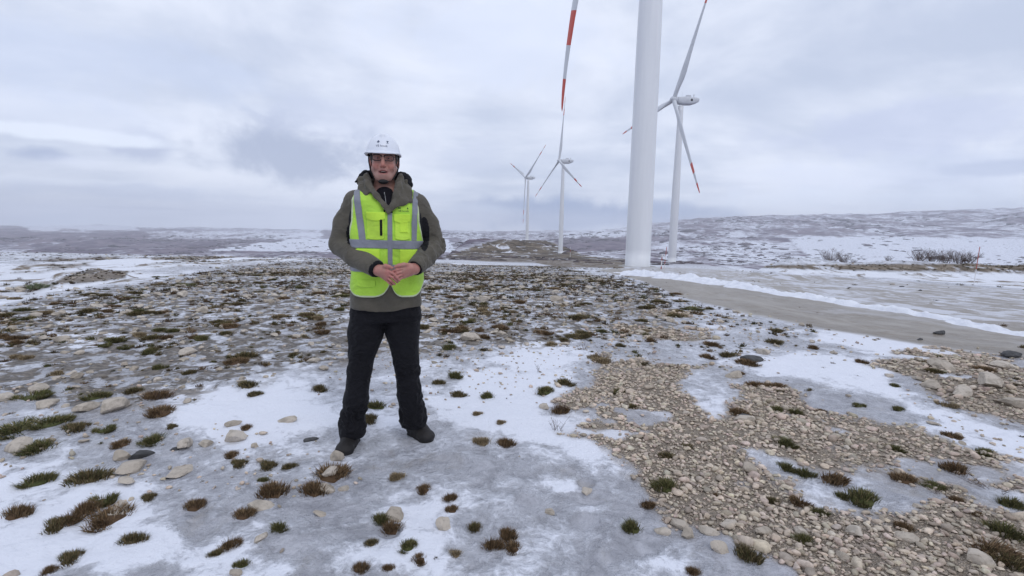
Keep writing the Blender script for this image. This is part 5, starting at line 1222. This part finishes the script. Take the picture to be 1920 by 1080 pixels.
# --- vest: the same torso, a little larger, trimmed to its pattern
def vest_region(X_, Z_):
    """positive inside the vest's outline"""
    ax_ = np.abs(X_)
    wout = np.interp(Z_, [.9, 1.16, 1.24, 1.34, 1.44, 1.54], [.30, .30, .205, .183, .178, .184])
    d = wout - np.abs(X_ - .016)
    # neckline
    d = np.minimum(d, np.where(X_ < .034, (.032 - X_) * .92 - (Z_ - 1.392) * .80, (X_ - .036) * .92 - (Z_ - 1.392) * .80))
    # rounded hem lobes with a notch between
    cxl = np.where(X_ < .040, -.080, .128); rl = np.where(X_ < .040, .128, .094)
    q = np.abs((X_ - cxl) / rl); zl = .922 + .105 * np.maximum(q, 0) ** 3.6
    zl = np.where((np.abs(X_ - .02) > .12) & (q < 1.6), .922 + .075 * q ** 4, zl)
    d = np.minimum(d, (Z_ - np.minimum(zl, 1.06)) * .8)
    d = np.minimum(d, np.where(Z_ < 1.05, np.abs(X_ - .042) + (Z_ - .99) * .25 + .012, 1))
    return d
def cloth_piece(name, off, region, mat, parent, step=.0033, zr=(.90, 1.56), xr=(-.235, .245), yr=(-.185, .19), thick=None, attrs=None, front=True, disp=True):
    s_ = SDF(axis((xr[0], xr[1], step)), axis((yr[0], yr[1], step)), axis((zr[0], zr[1], step)))
    s_.put(torso(off), (-.3, -.25, .7), (.3, .25, 1.6))
    X_, Y_, Z_ = np.meshgrid(*s_.ax, indexing='ij'); s_.V = np.maximum(s_.V, -region(X_, Y_, Z_)).astype(np.float32)
    if thick is not None:
        q = torso(off - thick)(X_, Y_, Z_); s_.V = np.maximum(s_.V, -q).astype(np.float32)
    del X_, Y_, Z_
    p_, f_ = s_.mesh()
    return p_, f_
VO = .0125
p_, f_ = cloth_piece('vest', VO, lambda X_, Y_, Z_: vest_region(X_, Z_) - 0 * Y_, None, None, step=.003)
def vest_fold(p_):
    x, y, z = p_.T
    return (fbm(x * 13, y * 13, z * 9, o=3, seed=95) - .5) * .014
N = normals(p_, f_); p_ = p_ + N * (vest_fold(p_) * (np.abs(N[:, 2]) < .8))[:, None]
vest = mesh_obj('vest', p_, f_, M_HI, person)
rg = vest_region(p_[:, 0], p_[:, 2])
vest.data.materials.append(M_PIPE)
fm = (rg[f_].max(1) < .0085) ; vest.data.polygons.foreach_set('material_index', fm.astype(np.int32))
def stripe(region, name='reflective_stripe', off=.004, mat=None, **kw):
    p_, f_ = cloth_piece(name, VO + off, lambda X_, Y_, Z_: np.minimum(region(X_, Y_, Z_), vest_region(X_, Z_) - .004), None, None, step=.003, thick=.010, **kw)
    N = normals(p_, f_); p_ = p_ + N * 0
    x, y, z = p_.T; th = p_ - np.stack([0 * x, 0 * y + .005, z], -1); th /= np.linalg.norm(th, axis=1)[:, None] + 1e-9
    p_ = p_ + th * vest_fold(p_)[:, None]
    return mesh_obj(name, p_, f_, mat or M_STRIPE, vest)
belt = lambda z0, z1: (lambda X_, Y_, Z_: np.minimum(Z_ + .012 * X_ - z0, z1 - Z_ - .012 * X_) + 0 * Y_)
stripe(belt(1.192, 1.238), zr=(1.17, 1.26))
stripe(belt(1.062, 1.106), zr=(1.04, 1.13))
def vert(x0a, x0b, w, sgn): return lambda X_, Y_, Z_: np.minimum(w / 2 - np.abs(X_ - (x0a + (x0b - x0a) * (Z_ - 1.24) / .28)), -Y_ * 0 + .06 - Y_ * 0 + 0 * Z_)
stripe(vert(-.106, -.140, .036, -1), zr=(1.236, 1.56), xr=(-.20, -.06))
stripe(vert(.170, .178, .030, 1), zr=(1.236, 1.56), xr=(.11, .22))
stripe(lambda X_, Y_, Z_: np.minimum(.0125 - np.abs(X_ - .040), -Y_ - .03) + 0 * Z_, 'zip_placket', .0055, zr=(1.035, 1.388), xr=(.01, .07), yr=(-.185, -.08))
def pocket(x0, x1, z0, z1, flap, name='pocket', off=.006, mat=None, sag=.006):
    reg = lambda X_, Y_, Z_: np.minimum(np.minimum(X_ - x0, x1 - X_), np.minimum(Z_ - z0 + sag * (1 - ((X_ - (x0 + x1) / 2) / ((x1 - x0) / 2)) ** 2), z1 - Z_)) + np.minimum(-Y_ - .02, 0)
    return stripe(reg, name, off, mat or M_HI1, zr=(z0 - .02, z1 + .01), xr=(x0 - .01, x1 + .01), yr=(-.19, -.05))
pk1 = pocket(-.082, .008, 1.245, 1.365, True); pocket(-.085, .016, 1.352, 1.388, True, 'pocket_flap', .011, M_HI2, .012)
pk2 = pocket(.066, .148, 1.245, 1.362, True); pocket(.062, .151, 1.342, 1.380, True, 'pocket_flap', .011, M_HI2, .012)
pocket(.092, .138, 1.280, 1.338, False, 'badge_window', .010, M_PIPE if False else M_HI2, 0)
pocket(-.012, .001, 1.262, 1.350, False, 'pocket_zip', .0115, M_BLACK, 0)
pocket(-.155, -.015, 1.110, 1.188, True, 'pocket', .006, M_HI2); pocket(.092, .190, 1.110, 1.188, True, 'pocket', .006, M_HI2)
pocket(-.140, -.040, .985, 1.02, False, 'pocket_flap', .007, M_HI, .008)

# --- trousers
tr = SDF(axis((-.32, .30, .005)), axis((-.16, .26, .005)), axis((.03, .93, .005)))
tr.put(torso(-.012, 2.5, 0), (-.3, -.25, .76), (.3, .3, .93))
X_, Y_, Z_ = np.meshgrid(*tr.ax, indexing='ij'); tr.V = np.maximum(tr.V, np.maximum(.775 + 0 * X_ - Z_, Z_ - .92)).astype(np.float32); del X_, Y_, Z_
LL = [(-.094, .02, .80), (-.112, .015, .70), (-.142, -.005, .49), (-.170, .015, .30), (-.194, .045, .135), (-.200, .055, .085)]
LR = [(.096, .02, .80), (.105, .02, .70), (.126, .02, .49), (.140, .06, .30), (.156, .10, .145), (.160, .11, .105)]
tr.chain(LL, [.106, .095, .067, .071, .077, .078], .022); tr.chain(LR, [.106, .096, .073, .073, .079, .080], .022)
X_, Y_, Z_ = np.meshgrid(*tr.ax, indexing='ij'); tr.V = np.maximum(tr.V, np.where(X_ < 0, .055 + 0 * Z_, .078 + 0 * Z_) - Z_).astype(np.float32); del X_, Y_, Z_
a_, f_ = tr.mesh(); a_ = smooth_mesh(a_, f_, 1, .4); N = normals(a_, f_); x, y, z = a_.T
n_ = fbm(x * 8, y * 8, z * 8, o=3, seed=101)
w_ = .0085 * (1 - 2 * np.abs(np.sin(z * 24 + 14 * n_ + 3 * x + np.where(x < 0, 0, 2)))) * (np.exp(-((z - .47) / .06) ** 2) + 1.0 * np.exp(-((z - .20) / .10) ** 2) + .12) * sstep(.25, .6, fbm(x * 6, y * 6, z * 9, o=2, seed=103)) + (fbm(x * 9, y * 9, z * 6, o=3, seed=102) - .5) * .020
a_ = a_ + N * (w_ * (z < .8))[:, None]
mesh_obj('trousers', a_, f_, M_PANTS, person)

# --- boots
def boot(heel, toe, zb):
    heel = np.array(heel, float); toe = np.array(toe, float); d = toe - heel; L = np.linalg.norm(d); d /= L; s_side = np.array([d[1], -d[0], 0])
    lo = np.minimum(heel, toe) - .09; hi = np.maximum(heel, toe) + .09
    s_ = SDF(axis((lo[0], hi[0], .004)), axis((lo[1], hi[1], .004)), axis((-.02 + zb, .22 + zb, .004)))
    H = heel + np.array([0, 0, zb]); T = toe + np.array([0, 0, zb])
    s_.cap(H + d * .04 + [0, 0, .06], H + d * .05 + [0, 0, .17], .044, .050, .02)
    s_.cap(H + d * .035 + [0, 0, .045], H + d * .12 + [0, 0, .055], .040, .044, .02)
    s_.cap(H + d * .10 + [0, 0, .060], T - d * .055 + [0, 0, .040], .046, .040, .03)
    s_.ell(T - d * .050 + [0, 0, .040], (.052, .052, .036), .02)
    X_, Y_, Z_ = np.meshgrid(*s_.ax, indexing='ij'); s_.V = np.maximum(s_.V, zb + .018 - Z_).astype(np.float32)
    a_, f_ = s_.mesh(); N = normals(a_, f_); a_ = a_ + N * ((fbm(a_[:, 0] * 50, a_[:, 1] * 50, a_[:, 2] * 50, o=3, seed=105) - .5) * .006)[:, None]
    o = mesh_obj('boot', a_, f_, M_BOOT, person)
    q = SDF(axis((lo[0], hi[0], .004)), axis((lo[1], hi[1], .004)), axis((-.03 + zb, .05 + zb, .004)))
    q.cap(H + d * .035, H + d * .12, .043, .040, .02); q.cap(H + d * .12, T - d * .055, .040, .050, .02)
    X_, Y_, Z_ = np.meshgrid(*q.ax, indexing='ij'); q.V = np.maximum(q.V, np.maximum(zb - .008 - Z_, Z_ - zb - .026)).astype(np.float32)
    a_, f_ = q.mesh(); mesh_obj('sole', a_, f_, M_SOLE, o)
    lc = MB()
    for i in range(5):
        c_ = H + d * (.10 + .025 * i) + np.array([0, 0, .112 - .011 * i]); lc.tube([c_ - s_side * .022 - [0, 0, .008], c_ + [0, 0, .003], c_ + s_side * .022 - [0, 0, .008]], .0026, 6)
    lc.build('laces', simple_mat('lace', (.10, .09, .085), .8), o)
    return o
boot((-.195, .150, 0), (-.238, -.110, 0), -.012)
boot((.140, .200, 0), (.268, .010, 0), -.010)

# --- helmet
DOC, DOR = np.array([HC - .004, .010, 1.704]), np.array([.094, .122, .120])
hm = SDF(axis((-.13, .13, .003)), axis((-.19, .16, .003)), axis((1.68, 1.84, .003)))
hm.ell(DOC, DOR, 0)
hm.cap((DOC[0], -.06, 1.80), (DOC[0], .07, 1.806), .014, .016, .012)
X_, Y_, Z_ = np.meshgrid(*hm.ax, indexing='ij'); hm.V = np.maximum(hm.V, 1.708 - Z_).astype(np.float32)
# rim and visor: a thin downward-sloping ring, longer in front
rr_ = np.sqrt(((X_ - DOC[0]) / 1.0) ** 2 + ((Y_ - .004) / 1.25) ** 2); vis = .100 + .016 * sstep(0, -.10, Y_)
zrim = 1.712 - .22 * np.maximum(-(Y_ + .09), 0) - .06 * (X_ - DOC[0]) ** 2 / .1
rim = np.maximum(np.maximum(rr_ - vis, -(rr_ - .070)), np.abs(Z_ - zrim) - .0042)
hh = np.clip(.5 + .5 * (hm.V - rim) / .006, 0, 1); hm.V = (hm.V * (1 - hh) + rim * hh - .006 * hh * (1 - hh)).astype(np.float32)
cav = np.sqrt(((X_ - DOC[0]) / (DOR[0] - .006)) ** 2 + ((Y_ - DOC[1]) / (DOR[1] - .006)) ** 2 + ((Z_ - DOC[2]) / (DOR[2] - .006)) ** 2) - 1
hm.V = np.maximum(hm.V, -cav * .08).astype(np.float32); del X_, Y_, Z_
a_, f_ = hm.mesh(); a_ = smooth_mesh(a_, f_, 2, .5); helmet = mesh_obj('helmet', a_, f_, M_HELM, person)

def on_surface(obj, x, z, lift=.0012):
    me = obj.data
    key = obj.name
    if key not in BVHS:
        BVHS[key] = BVHTree.FromPolygons([v.co.copy() for v in me.vertices], [tuple(p.vertices) for p in me.polygons])
    h_ = BVHS[key].ray_cast(Vector((x, -.5, z)), Vector((0, 1, 0)))
    return (h_[0].y - lift) if h_[0] is not None else None
BVHS = {}
def print_text(txt, size, cx_, cz_, target, mat, name='lettering', parent=None):
    cu = bpy.data.curves.new('text', 'FONT'); cu.body = txt; cu.size = size; cu.align_x = 'CENTER'; cu.extrude = 0; cu.resolution_u = 2
    to = bpy.data.objects.new('text', cu); COL.objects.link(to); dg = bpy.context.evaluated_depsgraph_get(); me = bpy.data.meshes.new_from_object(to.evaluated_get(dg))
    bpy.data.objects.remove(to); bm = bmesh.new(); bm.from_mesh(me); bmesh.ops.triangulate(bm, faces=bm.faces)
    V = []
    for v in bm.verts:
        x_, z_ = cx_ + v.co.x, cz_ + v.co.y; y_ = on_surface(target, x_, z_); V.append((x_, y_ if y_ is not None else -.12, z_))
    F = [tuple(v.index for v in f.verts) for f in bm.faces]; bm.free()
    return mesh_obj(name, V, F, mat, parent or target, smooth=False)
print_text('VE Ivovik', .0165, HC - .006, 1.737, helmet, M_INK)
def emblem(pts_list, cx_, cz_, target, mat, name='emblem'):
    V = []; F = []
    for poly in pts_list:
        n0 = len(V)
        for (a, c_) in poly:
            y_ = on_surface(target, cx_ + a, cz_ + c_); V.append((cx_ + a, y_ if y_ is not None else -.12, cz_ + c_))
        F.append(tuple(range(n0, n0 + len(poly))))
    return mesh_obj(name, V, F, mat, target, smooth=False)
k = .001
emblem([[(-7 * k, -3 * k), (7 * k, -3 * k), (6 * k, 3 * k), (-5 * k, 2 * k)], [(-4 * k, 2.5 * k), (5 * k, 3 * k), (2 * k, 7 * k), (-2 * k, 6 * k)], [(-6 * k, -7 * k), (4 * k, -7 * k), (4 * k, -4.5 * k), (-6 * k, -4.5 * k)]], HC - .024, 1.766, helmet, M_INK)
emblem([[(-2.5 * k, -5 * k), (2.5 * k, -5 * k), (1.8 * k, 6 * k), (-1.8 * k, 6 * k)], [(-6 * k, 2 * k), (-2.6 * k, 1 * k), (-2.4 * k, 6 * k), (-4 * k, 7 * k)], [(2.6 * k, 1 * k), (6 * k, 2 * k), (4 * k, 7 * k), (2.2 * k, 6 * k)], [(-6 * k, -8 * k), (6 * k, -8 * k), (5 * k, -6 * k), (-5 * k, -6 * k)]], HC + .024, 1.766, helmet, M_INK)
print_text('VE Ivovik', .0150, .113, 1.392, vest, M_GREEN)
emblem([[(-8 * k, -3 * k), (8 * k, -3 * k), (6 * k, 4 * k), (-6 * k, 4 * k)]], .090, 1.412, vest, M_GREEN)
emblem([[(-3 * k, -4 * k), (4 * k, -4 * k), (2 * k, 5 * k), (-2 * k, 5 * k)]], .134, 1.412, vest, M_GREEN)

# chin straps
st = MB()
for sx in (-1, 1):
    for y0, zz_ in ((-.035, 0), (.045, 0)):
        st.tube([(HC + sx * .086, y0, 1.722), (HC + sx * .086, y0 * .8 - .004, 1.68), (HC + sx * .078, -.015 + y0 * .2, 1.632), (HC + sx * .058, -.048, 1.590), (HC + sx * .026, -.082, 1.567)], [(.0042, .0016)] * 5 if False else .0034, 8)
cs = st.build('chin_strap', M_STRAP, helmet); cs.location = (HC * .06, 0, -.012); cs.scale = (.94, 1, 1)
cc = SDF(axis((-.05, .05, .003)), axis((-.13, -.03, .003)), axis((1.53, 1.60, .003))); cc.ell((HC, -.084, 1.567), (.027, .024, .013), 0); a_, f_ = cc.mesh(); mesh_obj('chin_cup', a_ - np.array([0, 0, .012]), f_, M_STRAP, helmet)

# spectacles
gl = MB()
for sx in (-1, 1):
    cx_ = HC + sx * .0335
    loop = []
    for i in range(21):
        an = i * 2 * math.pi / 20; ca, sa = math.cos(an), math.sin(an)
        loop.append((cx_ + .0265 * math.copysign(abs(ca) ** .6, ca), -.1075 + .010 * (abs(cx_ + .0265 * ca - HC) / .06) ** 2, 1.6915 + .0155 * math.copysign(abs(sa) ** .6, sa)))
    gl.tube(loop, .0027, 6, cap=False)
    gl.tube([(HC + sx * .060, -.098, 1.697), (HC + sx * .076, -.070, 1.698), (HC + sx * .082, .010, 1.692)], .0014, 6)
gl.tube([(HC - .008, -.110, 1.696), (HC, -.1125, 1.698), (HC + .008, -.110, 1.696)], .0014, 6)
specs = gl.build('spectacles', M_FRAME, person); specs.location = (HC * .07, 0, -.012); specs.scale = (.93, 1, 1)
